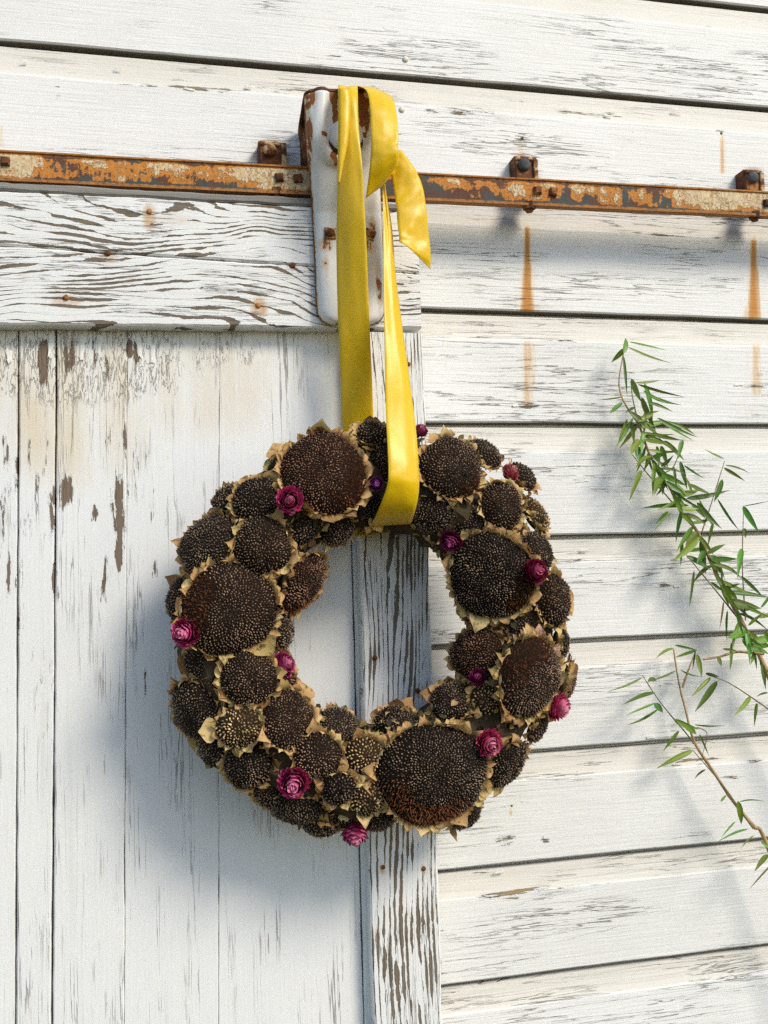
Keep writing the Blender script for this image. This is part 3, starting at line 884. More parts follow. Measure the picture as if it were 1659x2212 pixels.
# px, py, true radius, kind, bracts (0 joined ring, 1 picked apart), extra lift in m, (chaff angle, spread, reach), override of the tilt (u) or None
HEADS = [
    (700, 1022, 90, REDB, 1, .012, (-20, 60, .55), None), (553, 1080, 48, BLACK, 1, .006, None, None), (567, 1178, 58, DARK, 1, .016, None, .1),
    (448, 1176, 68, GREYB, 0, -.004, None, .78), (655, 1258, 66, REDB, 0, -.006, (-70, 70, .6), -.82), (494, 1316, 90, DARK, 1, .014, (165, 60, .45), None),
    (655, 1146, 31, GREYB, 0, .0, None, -.5), (728, 1146, 38, GREYB, 0, -.004, None, -.75), (806, 938, 36, GREYB, 0, .0, None, .6),
    (975, 1010, 70, DARK, 1, .010, (-60, 40, .7), .3), (1046, 982, 42, GREYB, 0, -.006, None, .8), (1084, 1094, 53, DARK, 1, .012, None, .25),
    (1156, 1112, 42, GOLD, 0, -.008, None, .85), (930, 1112, 50, GREYB, 0, -.008, None, -.72), (1015, 1126, 32, BLACK, 0, -.012, None, -.4),
    (1157, 1194, 46, GREYB, 0, -.002, None, .55), (1062, 1244, 92, BLACK, 1, .010, (-30, 45, .6), -.38), (1193, 1296, 54, DARK, 1, .004, None, .5),
    (1143, 1462, 90, DARK, 1, .012, (125, 80, .45), .42), (1030, 1413, 58, REDB, 0, -.004, None, -.72), (976, 1516, 48, GREYB, 0, -.006, None, -.65),
    (1048, 1510, 31, GOLD, 0, .004, None, -.1), (934, 1672, 113, BLACK, 1, .014, (-115, 85, .50), .12), (1092, 1650, 54, BLACK, 1, -.004, None, .62),
    (1160, 1572, 34, GREYB, 0, -.012, None, .85), (1222, 1470, 42, GREYB, 0, -.022, None, .95), (431, 1426, 36, GREYB, 0, -.004, None, .5),
    (537, 1464, 57, DARK, 1, .012, None, .0), (426, 1537, 62, GREYB, 0, -.006, None, .72), (515, 1571, 43, GOLD, 1, .014, None, .1),
    (624, 1556, 60, DARK, 1, .008, None, -.35), (536, 1653, 50, BLACK, 1, .004, None, .4), (686, 1636, 50, DARK, 1, .014, None, .1),
    (731, 1572, 52, GREYB, 0, -.008, None, -.75), (787, 1633, 40, GOLD, 1, .012, None, .0), (731, 1703, 37, BLACK, 1, .014, None, .35),
    (795, 1723, 40, GOLD, 1, .010, None, .4), (640, 1742, 58, GREYB, 0, -.006, None, .82), (742, 1770, 26, GREYB, 0, -.006, None, .8),
    (604, 1362, 42, GREYB, 0, -.014, None, -.9), (392, 1296, 44, GREYB, 0, -.020, None, .93), (488, 1080, 36, GREYB, 0, -.012, None, .85),
    (612, 1462, 34, REDB, 0, -.010, None, -.7), (808, 1096, 40, BLACK, 0, -.010, None, -.45), (868, 1010, 44, BLACK, 0, -.014, None, .1),
    (1210, 1390, 36, GREYB, 0, -.020, None, .9), (850, 1560, 40, BLACK, 0, -.012, None, -.7), (1128, 1030, 36, GREYB, 0, -.016, None, .8), (1000, 1590, 40, BLACK, 0, -.012, None, -.3),
    (1122, 1348, 38, GREYB, 0, -.006, None, .1), (1094, 1546, 40, BLACK, 0, -.008, None, .2), (474, 1462, 32, DARK, 0, -.004, None, .3), (1020, 1140, 40, GREYB, 0, -.004, None, -.35), (842, 1000, 46, DARK, 0, -.004, None, .1),
    (816, 1768, 36, DARK, 0, -.006, None, .75), (588, 1712, 38, DARK, 0, -.004, None, .6), (1112, 1166, 34, GREYB, 0, -.008, None, .2), (470, 1392, 34, DARK, 0, -.008, None, .3), (905, 1058, 42, GREYB, 0, -.010, None, -.1),
    (876, 1584, 44, GREYB, 0, -.008, None, -.6), (600, 1120, 32, GREYB, 0, -.008, None, -.1), (1150, 1372, 36, DARK, 0, -.010, None, .4), (620, 1010, 40, GREYB, 0, -.014, None, .6), (1030, 1590, 34, GREYB, 0, -.004, None, -.1),
    (468, 1622, 40, GREYB, 0, -.012, None, .75), (1004, 1760, 40, GREYB, 0, -.016, None, .8), (752, 1075, 38, BLACK, 0, -.006, None, -.4), (690, 1785, 36, GREYB, 0, -.014, None, .9), (1030, 1310, 44, REDB, 0, -.016, None, -.8),
]
TINT = {GOLD: ((.030, .020, .011), (.24, .145, .065), (.66, .46, .23)), DARK: ((.012, .008, .006), (.125, .070, .044), (.44, .285, .175)), BLACK: ((.008, .006, .005), (.075, .046, .031), (.38, .265, .17)),
        REDB: ((.018, .009, .006), (.150, .066, .038), (.44, .24, .145)), GREYB: ((.012, .009, .007), (.125, .082, .056), (.40, .275, .18))}


def frame_for(px, py, u_over, lift):
    dx, dz = px - WC[0], -(py - WC[1])
    rho = math.hypot(dx, dz)
    u_ = max(-.97, min(.97, (rho - WR) / WT))
    tilt = u_ * .75 if u_over is None else u_over
    e = Vector((dx / rho, 0, dz / rho))
    nrm = (e * tilt + Vector((0, -1, 0)) * math.sqrt(1 - tilt * tilt)).normalized()
    y = WY - (WT - 30) * wpx * math.sqrt(max(0, 1 - (u_ * .9) ** 2)) - lift
    c_ = P(px, py, y)
    zx = Vector((0, 0, 1)) - nrm * nrm.z
    vy = zx.normalized(); vx = vy.cross(nrm).normalized()
    return c_, vx, vy, nrm, pxs(y)


# a few bract shapes (root at the origin, length along +z, face towards +y), shared by all
def bract_mesh(kind, mat):
    rr = random.Random(kind * 13 + 5)
    mb = MB(); rows = []
    wd, curl, fold, tw, point = rr.uniform(.40, .62), rr.uniform(-.9, 2.0), rr.uniform(.1, .6), rr.uniform(-.8, .8), rr.uniform(1.1, 2.6)
    for i in range(7):
        t = i / 6
        w = wd * (1 - t ** (1.6 * point)) * (.72 + .5 * math.sin(math.pi * min(1, t * 1.15)))
        if i == 6: w = .012
        ang = curl * t * t
        cy_, cz_ = -math.sin(ang) * t * .8, math.cos(ang * .7) * t
        row = []
        for j in (-1, -.5, 0, .5, 1):
            x = j * w; y = cy_ + fold * w * (j * j) * .9 + .04 * rr.uniform(-1, 1)
            ca, sa = math.cos(tw * t), math.sin(tw * t)
            row.append((x * ca - (y - cy_) * sa, cy_ + x * sa * .6 + (y - cy_) * ca, cz_ + .03 * rr.uniform(-1, 1)))
        rows.append(row)
    mb.grid(rows)
    return mb.mesh('bract', mat, True)


BRACTS = [[bract_mesh(k * 7 + mi, BRACT_M[mi]) for k in range(7)] for mi in range(5)]
joined_bracts = {}
n_single = 0
SINGLE_LIMIT = 295
HEAD_FRAMES = []
for hi, (px, py, r_, kind, sep, lift, chaff, uo) in enumerate(HEADS):
    c_, vx, vy, nz, w = frame_for(px, py, uo, lift)
    r_ = r_ * 1.05
    Rw = r_ * w
    HEAD_FRAMES.append((c_, vx, vy, nz, Rw))
    rl = random.Random(hi * 31 + 3)
    dome = Rw * (.78 if r_ < 62 else .60) * rl.uniform(.85, 1.15)
    ex = [rl.uniform(.93, 1.05), rl.uniform(.93, 1.05)]
    ph = [rl.uniform(0, 6.28) for _ in range(3)]

    def rim(a_):
        return 1 + .035 * math.sin(2 * a_ + ph[0]) + .03 * math.sin(3 * a_ + ph[1]) + .02 * math.sin(5 * a_ + ph[2])

    def surf(q, a_):
        """a point on the domed disc: q 0..1 from the middle to the rim"""
        k = q * rim(a_)
        return (Rw * k * math.cos(a_) * ex[0], Rw * k * math.sin(a_) * ex[1], dome * (math.sqrt(max(0, 1 - (q * .97) ** 2)) - .24) - .07 * Rw * math.exp(-(q / .2) ** 2))
    to_w = lambda p: c_ + vx * p[0] + vy * p[1] + nz * p[2]
    # receptacle: disc face and cupped back
    mb = MB(); rows = []
    for q in (0.02, .25, .5, .75, .92, 1.0):
        rows.append([to_w(surf(q, 2 * math.pi * j / 28)) for j in range(28)])
    for q, zz in ((1.02, -.10), (.9, -.26), (.6, -.42), (.15, -.5)):
        rows.append([to_w((Rw * q * rim(a_) * math.cos(a_), Rw * q * rim(a_) * math.sin(a_), zz * Rw)) for a_ in [2 * math.pi * j / 28 for j in range(28)]])
    t0, t1, t2 = TINT[kind]
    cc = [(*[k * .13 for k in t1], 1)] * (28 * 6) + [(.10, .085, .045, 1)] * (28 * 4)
    mb.grid(rows, closed=True, col=cc)
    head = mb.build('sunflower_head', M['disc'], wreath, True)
    # seeds in the spiral of a sunflower
    cs = .00160 * (1.12 if kind == GOLD else 1.0) * (1.1 if r_ < 45 else 1.0)
    n = int((Rw / cs) ** 2)
    V_, F_, C_ = [], [], []
    for k in range(n):
        q = math.sqrt((k + .5) / n); a_ = k * 2.39996323 + ph[0]
        inchaff = False
        if chaff:
            da = abs((math.degrees(a_) - chaff[0] + 180) % 360 - 180)
            inchaff = da < chaff[1] * (.75 + .5 * mnoise.noise(Vector((q * 4, a_ * .01, hi)))) and q > chaff[2] + .12 * mnoise.noise(Vector((a_ % 6.28 * 2, 0, hi)))
        px_, py_, pz_ = surf(q, a_)
        mot = mnoise.noise(Vector((px_ * 55, py_ * 55, hi * 3.7)))
        if not inchaff and (rl.random() < .03 or (mot > .5 and rl.random() < .25)): continue
        cx_, sx_ = math.cos(a_), math.sin(a_)
        lean = .12 + .62 * q * q + rl.uniform(-.4, .4) + .35 * mot
        tl = rl.uniform(-.5, .5)
        d3 = Vector((cx_ * math.sin(lean) * .75 - sx_ * math.sin(tl), sx_ * math.sin(lean) * .75 + cx_ * math.sin(tl), math.cos(lean))).normalized()
        rad3 = Vector((cx_, sx_, -.2)).normalized(); tan3 = Vector((-sx_, cx_, 0))
        jt = cs * .38
        o3 = Vector((px_ + rl.uniform(-jt, jt), py_ + rl.uniform(-jt, jt), pz_ - .0008 + rl.uniform(-.0006, .0004)))
        if inchaff:
            for _ in range(2):
                dd = (d3 + Vector((rl.uniform(-.5, .5), rl.uniform(-.5, .5), 0))).normalized(); L_ = rl.uniform(.003, .0055); ws = .00055
                oo = o3 + Vector((rl.uniform(-1, 1), rl.uniform(-1, 1), 0)) * .0011
                b = len(V_)
                V_ += [to_w(oo + rad3 * ws), to_w(oo - rad3 * ws * .5 + tan3 * ws), to_w(oo - rad3 * ws * .5 - tan3 * ws), to_w(oo + dd * L_)]
                F_ += [(b, b + 1, b + 3), (b + 1, b + 2, b + 3), (b + 2, b, b + 3)]
                m_ = rl.uniform(.6, 1.5)
                C_ += [(.06 * m_, .019 * m_, .008 * m_, 1)] * 3 + [(.34 * m_, .115 * m_, .036 * m_, 1)]
            continue
        L_ = cs * rl.uniform(.95, 2.1) * (1.0 - .25 * (1 - q)); wk = rl.uniform(.8, 1.2); wa, wb = cs * .55 * wk, cs * .86 * wk
        if rl.random() < .03: L_ *= 1.5
        g_ = max(.12, 1 + .6 * mot + rl.uniform(-.65, .55))
        if kind == GOLD and q < .35: g_ *= .45
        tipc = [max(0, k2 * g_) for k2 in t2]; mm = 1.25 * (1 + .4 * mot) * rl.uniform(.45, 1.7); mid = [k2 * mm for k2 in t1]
        if rl.random() < .10: tipc = [.40 * g_, .25 * g_, .12 * g_]
        b = len(V_)
        for s1, s2 in ((1, 0), (0, 1), (-1, 0), (0, -1)):
            V_.append(to_w(o3 + rad3 * (s1 * wb) + tan3 * (s2 * wa)))
        for s1, s2 in ((1, 0), (0, 1), (-1, 0), (0, -1)):
            V_.append(to_w(o3 + d3 * (L_ * .60) + rad3 * (s1 * wb * .80) + tan3 * (s2 * wa * .85)))
        V_.append(to_w(o3 + d3 * L_))
        for j in range(4):
            jj = (j + 1) % 4
            F_ += [(b + j, b + jj, b + 4 + jj, b + 4 + j), (b + 4 + j, b + 4 + jj, b + 8)]
        cl_ = max(.25, 1 + 1.1 * mot)
        kb = (.5, .42) if kind == GOLD else (.36, .14)
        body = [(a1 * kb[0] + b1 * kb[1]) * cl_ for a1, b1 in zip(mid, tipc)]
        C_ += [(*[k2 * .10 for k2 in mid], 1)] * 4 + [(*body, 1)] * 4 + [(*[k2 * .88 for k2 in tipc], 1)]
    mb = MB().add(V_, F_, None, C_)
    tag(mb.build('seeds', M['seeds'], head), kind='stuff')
    # bracts round the rim
    base_n = max(11, int(2 * math.pi * r_ / 15))
    for rowi in (0, 1):
        nb = base_n if rowi == 0 else int(base_n * .8)
        for k in range(nb):
            a_ = 2 * math.pi * (k + rl.uniform(-.35, .35) + .5 * rowi) / nb
            if rl.random() < .12: continue
            rr = rim(a_) * (1.0 if rowi == 0 else .985)
            L_ = (rl.uniform(13, 24) if rowi == 0 else rl.uniform(11, 20)) * w * (1.15 if r_ > 80 else 1.0)
            if rl.random() < .08: L_ *= 1.7
            lift_a = rl.gauss(.75, .50) if rowi == 0 else rl.gauss(1.15, .35)
            out = vx * math.cos(a_) * ex[0] + vy * math.sin(a_) * ex[1]
            root = c_ + out * (Rw * rr * (1.0 if rowi == 0 else 1.04)) - nz * (.0035 if rowi == 0 else .001)
            zax = (out * math.cos(lift_a) + nz * math.sin(lift_a)).normalized()
            side = nz.cross(out); side = (side + zax * rl.uniform(-.3, .3)).normalized()
            yax = zax.cross(side).normalized(); xax = yax.cross(zax).normalized()
            if rowi == 1 and rl.random() < .5: wts = (.45, .55, 0, 0, 0)
            elif kind == GOLD: wts = (.15, .55, .05, .25, 0)
            elif kind == GREYB: wts = (.3, .1, .42, .18, 0)
            elif kind == REDB: wts = (.55, .12, .3, .03, 0)
            else: wts = (.42, .26, .2, .12, 0)
            if hi == 18 and 30 < math.degrees(a_) % 360 < 120 and rowi == 0: wts = (.2, 0, 0, 0, .8); L_ *= 1.35; lift_a = .1
            mi = rl.choices(range(5), wts)[0]; me = rl.choice(BRACTS[mi])
            mtx = Matrix(((xax.x, yax.x, zax.x, root.x), (xax.y, yax.y, zax.y, root.y), (xax.z, yax.z, zax.z, root.z), (0, 0, 0, 1))) @ Matrix.Diagonal((L_ * rl.uniform(.8, 1.35), L_ * .9, L_, 1))
            if sep and rowi == 0 and n_single < SINGLE_LIMIT:
                o = link(bpy.data.objects.new('bract', me)); o.matrix_world = mtx
                o.parent = head; n_single += 1
            else:
                joined_bracts.setdefault(hi, {}).setdefault(mi, []).append((me, mtx))
    if hi in joined_bracts:
        V_, F_, mats, mid_ = [], [], [], []
        for mi, lst in joined_bracts[hi].items():
            for me, mtx in lst:
                b = len(V_)
                V_ += [tuple(mtx @ v.co) for v in me.vertices]
                F_ += [tuple(i + b for i in p.vertices) for p in me.polygons]
                mid_ += [mi] * len(me.polygons)
        me2 = bpy.data.meshes.new('bract_fringe'); me2.from_pydata(V_, [], F_)
        for bm_ in BRACT_M: me2.materials.append(bm_)
        me2.polygons.foreach_set('material_index', mid_); me2.polygons.foreach_set('use_smooth', [True] * len(F_)); me2.update()
        o = link(bpy.data.objects.new('bract_fringe', me2)); o.parent = head
        tag(o, kind='stuff')

# dried leaf scraps and curled tendrils filling the gaps
mb = MB()
for k in range(950):
    a_ = random.uniform(0, 2 * math.pi); uu = random.uniform(-.95, .95)
    px = WC[0] + math.cos(a_) * (WR + uu * WT * .95); py = WC[1] - math.sin(a_) * (WR + uu * WT * .95)
    c_, vx, vy, nz, w = frame_for(px, py, uu * .9, random.uniform(-.012, .006))
    L_ = random.uniform(10, 24) * w; th = random.uniform(0, 6.28)
    d = (vx * math.cos(th) + vy * math.sin(th) + nz * random.uniform(-.1, .8)).normalized(); s_ = d.cross(nz).normalized()
    cu = random.uniform(-1.2, 1.2); wd = random.uniform(.18, .42) * L_; rows = []
    for i in range(6):
        t = i / 5; ww = wd * math.sin(math.pi * (.12 + .88 * t)) + .0003
        p = c_ + d * (L_ * t) + nz * (cu * L_ * .4 * t * t)
        rows.append([p - s_ * ww + nz * (ww * random.uniform(0, .9)), p + nz * random.uniform(-.001, .001), p + s_ * ww + nz * (ww * random.uniform(0, .9))])
    tint = random.choice([(.075, .065, .030), (.050, .042, .022), (.12, .090, .040), (.26, .17, .07), (.42, .29, .13), (.040, .034, .022), (.36, .28, .12)])
    mb.grid(rows, col=(*tint, 1))
tag(mb.build('dried_foliage', M['leafbits'], wreath, True), kind='stuff')
mb = MB()
for k in range(90):
    a_ = random.uniform(0, 2 * math.pi); uu = random.choice([-1, 1]) * random.uniform(.5, 1.0) if random.random() < .75 else random.uniform(-.5, .5)
    px = WC[0] + math.cos(a_) * (WR + uu * WT); py = WC[1] - math.sin(a_) * (WR + uu * WT)
    c_, vx, vy, nz, w = frame_for(px, py, uu * .9, .0)
    d = (nz + vx * random.uniform(-1, 1) + vy * random.uniform(-1, 1)).normalized(); s_ = d.orthogonal().normalized()
    L_ = random.uniform(10, 24) * w; bend = random.uniform(.4, 2.6); pts = []
    p = c_.copy(); ang = 0.0
    for i in range(8):
        pts.append(p.copy()); p = p + (d * math.cos(ang) + s_ * math.sin(ang)) * (L_ / 7); ang += bend / 7
    mb.tube(pts, [.0006 * (1 - i / 9) for i in range(8)], 4, (*random.choice([(.08, .05, .025), (.20, .13, .06), (.03, .025, .015)]), 1))
tag(mb.build('tendrils', M['leafbits'], wreath), kind='stuff')

# strawflowers: px, py, radius, tilt u (None = by place), openness, hue
STRAW = [(625, 1081, 33, -.05, .75, 'magenta', .030), (812, 1045, 19, -.2, .1, 'violet', .022), (908, 933, 19, .5, .2, 'rose', .012), (1099, 1023, 25, .75, .25, 'coral', .006),
         (976, 1166, 29, -.75, .8, 'plum', .010), (1153, 1234, 34, .2, .2, 'crimson', .040), (1199, 1524, 35, .72, .9, 'pink', .008), (1053, 1603, 34, .25, .85, 'pink', .026),
         (1033, 1463, 22, -.6, .5, 'plum', .012), (634, 1687, 38, .25, .6, 'magenta', .026), (767, 1793, 34, .86, .5, 'rose', .004), (404, 1366, 35, .5, .45, 'magenta', .034), (607, 1438, 32, -.78, .7, 'magenta', .008)]
HUE = {'magenta': ((.12, .003, .028), (.54, .030, .16), (.82, .30, .46)), 'violet': ((.12, .010, .10), (.34, .050, .30), (.52, .16, .48)), 'rose': ((.14, .008, .035), (.40, .045, .13), (.60, .17, .28)),
       'coral': ((.22, .018, .030), (.52, .085, .11), (.70, .33, .30)), 'plum': ((.070, .003, .026), (.26, .018, .095), (.46, .070, .22)), 'crimson': ((.11, .003, .022), (.32, .018, .075), (.55, .11, .22)), 'pink': ((.26, .008, .045), (.66, .050, .17), (.84, .40, .50))}
for si, (px, py, r_, uo, opn, hue, lift) in enumerate(STRAW):
    c_, vx, vy, nz, w = frame_for(px, py, uo, lift - .002)
    Rw = r_ * w * 1.22; rl = random.Random(si * 17 + 1)
    dk, md_, lt = HUE[hue]; mb = MB()
    rings = 8
    R0 = Rw * .78
    for k in range(rings):
        f = k / (rings - 1)                   # 0 outer .. 1 inner
        th = R(108) * (1 - f) + R(10 if opn < .7 else 26) * f
        npet = max(5, int(15 * math.sin(th) + 2))
        for j in range(npet):
            a_ = 2 * math.pi * (j + .5 * (k % 2) + rl.uniform(-.22, .22)) / npet
            out = vx * math.cos(a_) + vy * math.sin(a_); sd = nz.cross(out)
            t_ = th + rl.uniform(-.08, .08)
            rad = out * math.sin(t_) + nz * math.cos(t_); tanp = nz * math.sin(t_) - out * math.cos(t_)
            wd = Rw * rl.uniform(.12, .17); Lp = Rw * rl.uniform(.34, .48)
            p = c_ + rad * (R0 * .62); rows, cols = [], []
            opn_ = opn * .42
            lift_k = (.45 + .5 * opn_) * rl.uniform(.8, 1.2)
            for i in range(5):
                t = i / 4; ww = wd * (.6 + .6 * math.sin(math.pi * min(.9, .1 + .75 * t))) * (1 if i < 4 else .3)
                nd = (rad * (lift_k + .5 * opn_ * t) + tanp * (1.0 - .9 * opn_ * t)).normalized()
                rows.append([p - sd * ww - rad * ww * .3, p + rad * ww * .12, p + sd * ww - rad * ww * .3])
                m_ = rl.uniform(.8, 1.2)
                tip = lt if (f > .45 or rl.random() < .3) else md_
                cm = [(a1 * (1 - t) + b1 * t) * m_ for a1, b1 in zip(dk, md_)] if t < .6 else [(b1 * (1 - (t - .6) / .4) + c1 * (t - .6) / .4) * m_ for b1, c1 in zip(md_, tip)]
                cols += [(*cm, 1)] * 3
                p = p + nd * (Lp / 4)
            mb.grid(rows, col=cols)
    mb.lathe(c_ - nz * R0 * .5, nz, [(R0 * .3, 0), (R0 * .6, R0 * .3), (R0 * .55, R0 * .75), (R0 * .2, R0 * 1.0)], 12, (*dk, 1))
    fl = mb.build('strawflower', M['petal'], wreath, True)
    if opn > .7:
        MB().lathe(c_ + nz * Rw * .42, nz, [(Rw * .24, 0), (Rw * .22, Rw * .14), (Rw * .12, Rw * .22), (.0005, Rw * .24)], 14, (.62, .56, .26, 1) if hue != 'plum' else (.25, .06, .08, 1)).build('flower_centre', M['seeds'], fl, True)

# ------------------------------------------------------------------ yellow ribbon
rib = empty('satin_ribbon', P(850, 1140, -.17), 'yellow satin ribbon looped over the hanger and holding up the wreath', 'ribbon')


def strip(name, pts, n=60, m_=8, wav=.0, seed=0.0, fold=None):
    """pts: (left px, left py, left y, right px, right py, right y)"""
    rows, uvs = [], []
    for k, q in enumerate(spline(pts, n)):
        a, b = P(q[0], q[1], q[2]), P(q[3], q[4], q[5]); row, ur_ = [], []
        for j in range(m_ + 1):
            t = j / m_
            p = a.lerp(b, t)
            p.y += wav * fbm(t * 1.6 + seed, k / n * 7, seed) - .0022 * math.sin(math.pi * t)
            if fold: p.y += fold(t, k / (n - 1))
            row.append(p); ur_.append((t, k / n))
        rows.append(row); uvs.append(ur_)
    o = MB().grid(rows, uvs).build(name, M['ribbon'], rib, True)
    sd = o.modifiers.new('thickness', 'SOLIDIFY'); sd.thickness = .0006; sd.offset = 0
    return o


# left strand: over the loop's top, down the front, behind the wreath
strip('back_strand', [(738, 200, -.060, 778, 206, -.058), (732, 188, -.095, 772, 190, -.093), (730, 190, -.132, 772, 200, -.134), (731, 240, -.139, 775, 275, -.147), (730, 340, -.136, 781, 340, -.152),
                      (728, 440, -.128, 787, 440, -.148), (727, 540, -.118, 792, 540, -.140), (731, 700, -.104, 798, 700, -.126), (735, 800, -.094, 803, 800, -.112), (739, 910, -.086, 806, 906, -.098), (745, 1000, -.080, 812, 1000, -.080), (752, 1090, -.082, 820, 1090, -.082), (765, 1160, -.100, 840, 1150, -.100)],
      110, 10, .0022, 2.0, fold=lambda t, s_: .006 * math.exp(-((t - (.62 - 1.6 * s_)) / .12) ** 2) * max(0, 1 - s_ / .3) - .0015 * math.sin(3 * s_ * 6))
# narrow folded edge lying over the left strand near its top
strip('folded_edge', [(731, 192, -.146, 756, 194, -.147), (732, 240, -.149, 757, 242, -.150), (732, 300, -.151, 751, 310, -.152), (730, 350, -.150, 742, 352, -.151), (729, 395, -.147, 734, 397, -.148)], 30, 4, .001, 5.0)
# right strand: from under the fold down in front of the ring and round beneath it
strip('front_strand', [(826, 392, -.118, 829, 388, -.117), (827, 440, -.120, 838, 440, -.112), (827, 500, -.128, 847, 500, -.116), (828, 600, -.142, 855, 600, -.128), (830, 700, -.158, 868, 700, -.142), (832, 800, -.176, 882, 800, -.162),
                       (834, 900, -.200, 895, 900, -.188), (837, 970, -.214, 902, 970, -.204), (839, 1020, -.221, 905, 1025, -.213), (836, 1050, -.219, 905, 1060, -.212), (822, 1090, -.206, 897, 1100, -.200), (808, 1120, -.184, 890, 1124, -.180), (797, 1137, -.158, 885, 1132, -.156), (792, 1128, -.128, 880, 1122, -.126), (786, 1100, -.100, 872, 1096, -.100)],
      120, 10, .0018, 9.0, fold=lambda t, s_: -.004 * math.exp(-((t - .62) / .16) ** 2) * max(0, 1 - s_ / .72))
# the end: over the top, down, folded back and hanging free
strip('end_loop', [(768, 205, -.070, 792, 214, -.060), (766, 190, -.092, 800, 190, -.080), (772, 186, -.118, 826, 196, -.100), (792, 196, -.140, 849, 214, -.128), (799, 232, -.150, 856, 240, -.146), (801, 290, -.154, 860, 285, -.156), (801, 330, -.153, 860, 318, -.160), (797, 375, -.146, 860, 340, -.158), (790, 428, -.134, 860, 357, -.150)],
      70, 10, .0016, 4.0)
strip('end_tail', [(790, 428, -.132, 860, 357, -.148), (828, 400, -.127, 861, 330, -.140), (845, 381, -.124, 866, 326, -.132), (852, 420, -.124, 898, 368, -.128), (857, 460, -.128, 914, 410, -.128), (861, 500, -.132, 922, 470, -.126), (863, 521, -.134, 929, 540, -.124), (864, 523, -.134, 931, 580, -.122)],
      60, 10, .0030, 7.0)

# ------------------------------------------------------------------ bamboo
def c8(p):
    return (1260.8 + p[0] * .555, 696.8 + p[1] * .555)


def branch(label, stems, leaves, ydep):
    base = None
    root = None
    for si, (pts, r0, r1, tint) in enumerate(stems):
        pp = []
        for i, p in enumerate(pts):
            if len(p) == 3 and isinstance(p[2], str): pp.append(None)
            q = c8(p[:2]); pp.append(P(q[0], q[1], ydep(p, si)))
        if si == 0:
            d = (pp[0] - pp[1]).normalized()
            g0 = Vector((pp[0].x + .20, -.10, 0.0)) if pp[0].z < 1.2 else Vector((pp[0].x + .34, -.12, 0.0))
            ext = [g0, g0.lerp(pp[0], .45) + Vector((.05, 0, 0)), g0.lerp(pp[0], .8) + Vector((.03, 0, 0))]
            pp = ext + pp
            root = empty('bamboo_branch', g0, label, 'bamboo')
        n = len(pp) * 5
        sp = [Vector(v) for v in spline([tuple(p) for p in pp], n)]
        rad = [r0 + (r1 - r0) * i / (n - 1) for i in range(n)]
        for i in range(4, n, 6): rad[i] *= 1.25
        cols = []
        mb = MB().tube(sp, rad, 6)
        k = len(mb.v)
        mb.c = [tuple([c * (1 + .35 * fbm(v[0] * 40, v[2] * 40)) for c in tint]) + (1,) for v in mb.v]
        mb.build('stem' if si == 0 else 'twig', M['cane'], root, True)
    for li, lf in enumerate(leaves):
        a, b, wd = c8(lf[0]), c8((lf[1][0] + .1 * (lf[1][0] - lf[0][0]), lf[1][1] + .1 * (lf[1][1] - lf[0][1]))), lf[2] * .555 * .66
        rl = random.Random(li * 7 + len(leaves))
        y0 = ydep(lf[0], 9) + rl.uniform(-.014, .008); y1 = y0 + rl.uniform(-.03, .018)
        y1 = min(y1, -.008)
        A, B = P(a[0], a[1], y0), P(b[0], b[1], y1)
        d = B - A; L_ = d.length; d.normalize()
        view = (CAM - A).normalized()
        nrm = (view + Vector((rl.uniform(-.6, .6), rl.uniform(-.2, .2), rl.uniform(-.2, .8)))).normalized()
        s_ = d.cross(nrm).normalized(); nrm = s_.cross(d).normalized()
        hw = wd * pxs(y0) / max(.45, abs(nrm.dot(view)))
        droop = Vector((0, 0, -1)) * L_ * rl.uniform(-.06, .05)
        rows = []; sag = rl.uniform(-.10, .10)
        for i in range(9):
            t = (i / 8) ** 1.25
            ww = hw * max(.03, 1.78 * t ** .55 * (1 - t) ** 1.05)
            p = A + d * (L_ * t) + droop * math.sin(math.pi * t) + nrm * (sag * L_ * math.sin(math.pi * t))
            rows.append([p - s_ * ww + nrm * ww * .28, p - s_ * ww * .5 + nrm * ww * .10, p, p + s_ * ww * .5 + nrm * ww * .10, p + s_ * ww + nrm * ww * .28])
        g_ = rl.uniform(.55, 1.5)
        tint = (.100 * g_ * rl.uniform(.7, 1.6), .205 * g_, .024 * g_)
        if len(lf) > 3: tint = (.45, .30, .14)
        cols = []
        for i in range(9):
            for j in range(5):
                k_ = 1.25 if j == 2 else 1.0
                c_ = [v * k_ for v in tint]
                if i >= 8 and rl.random() < .6: c_ = [.34, .24, .10]
                cols.append((*c_, 1))
        MB().grid(rows, col=cols).build('leaf', M['bamboo_leaf'], root, True)
    return root


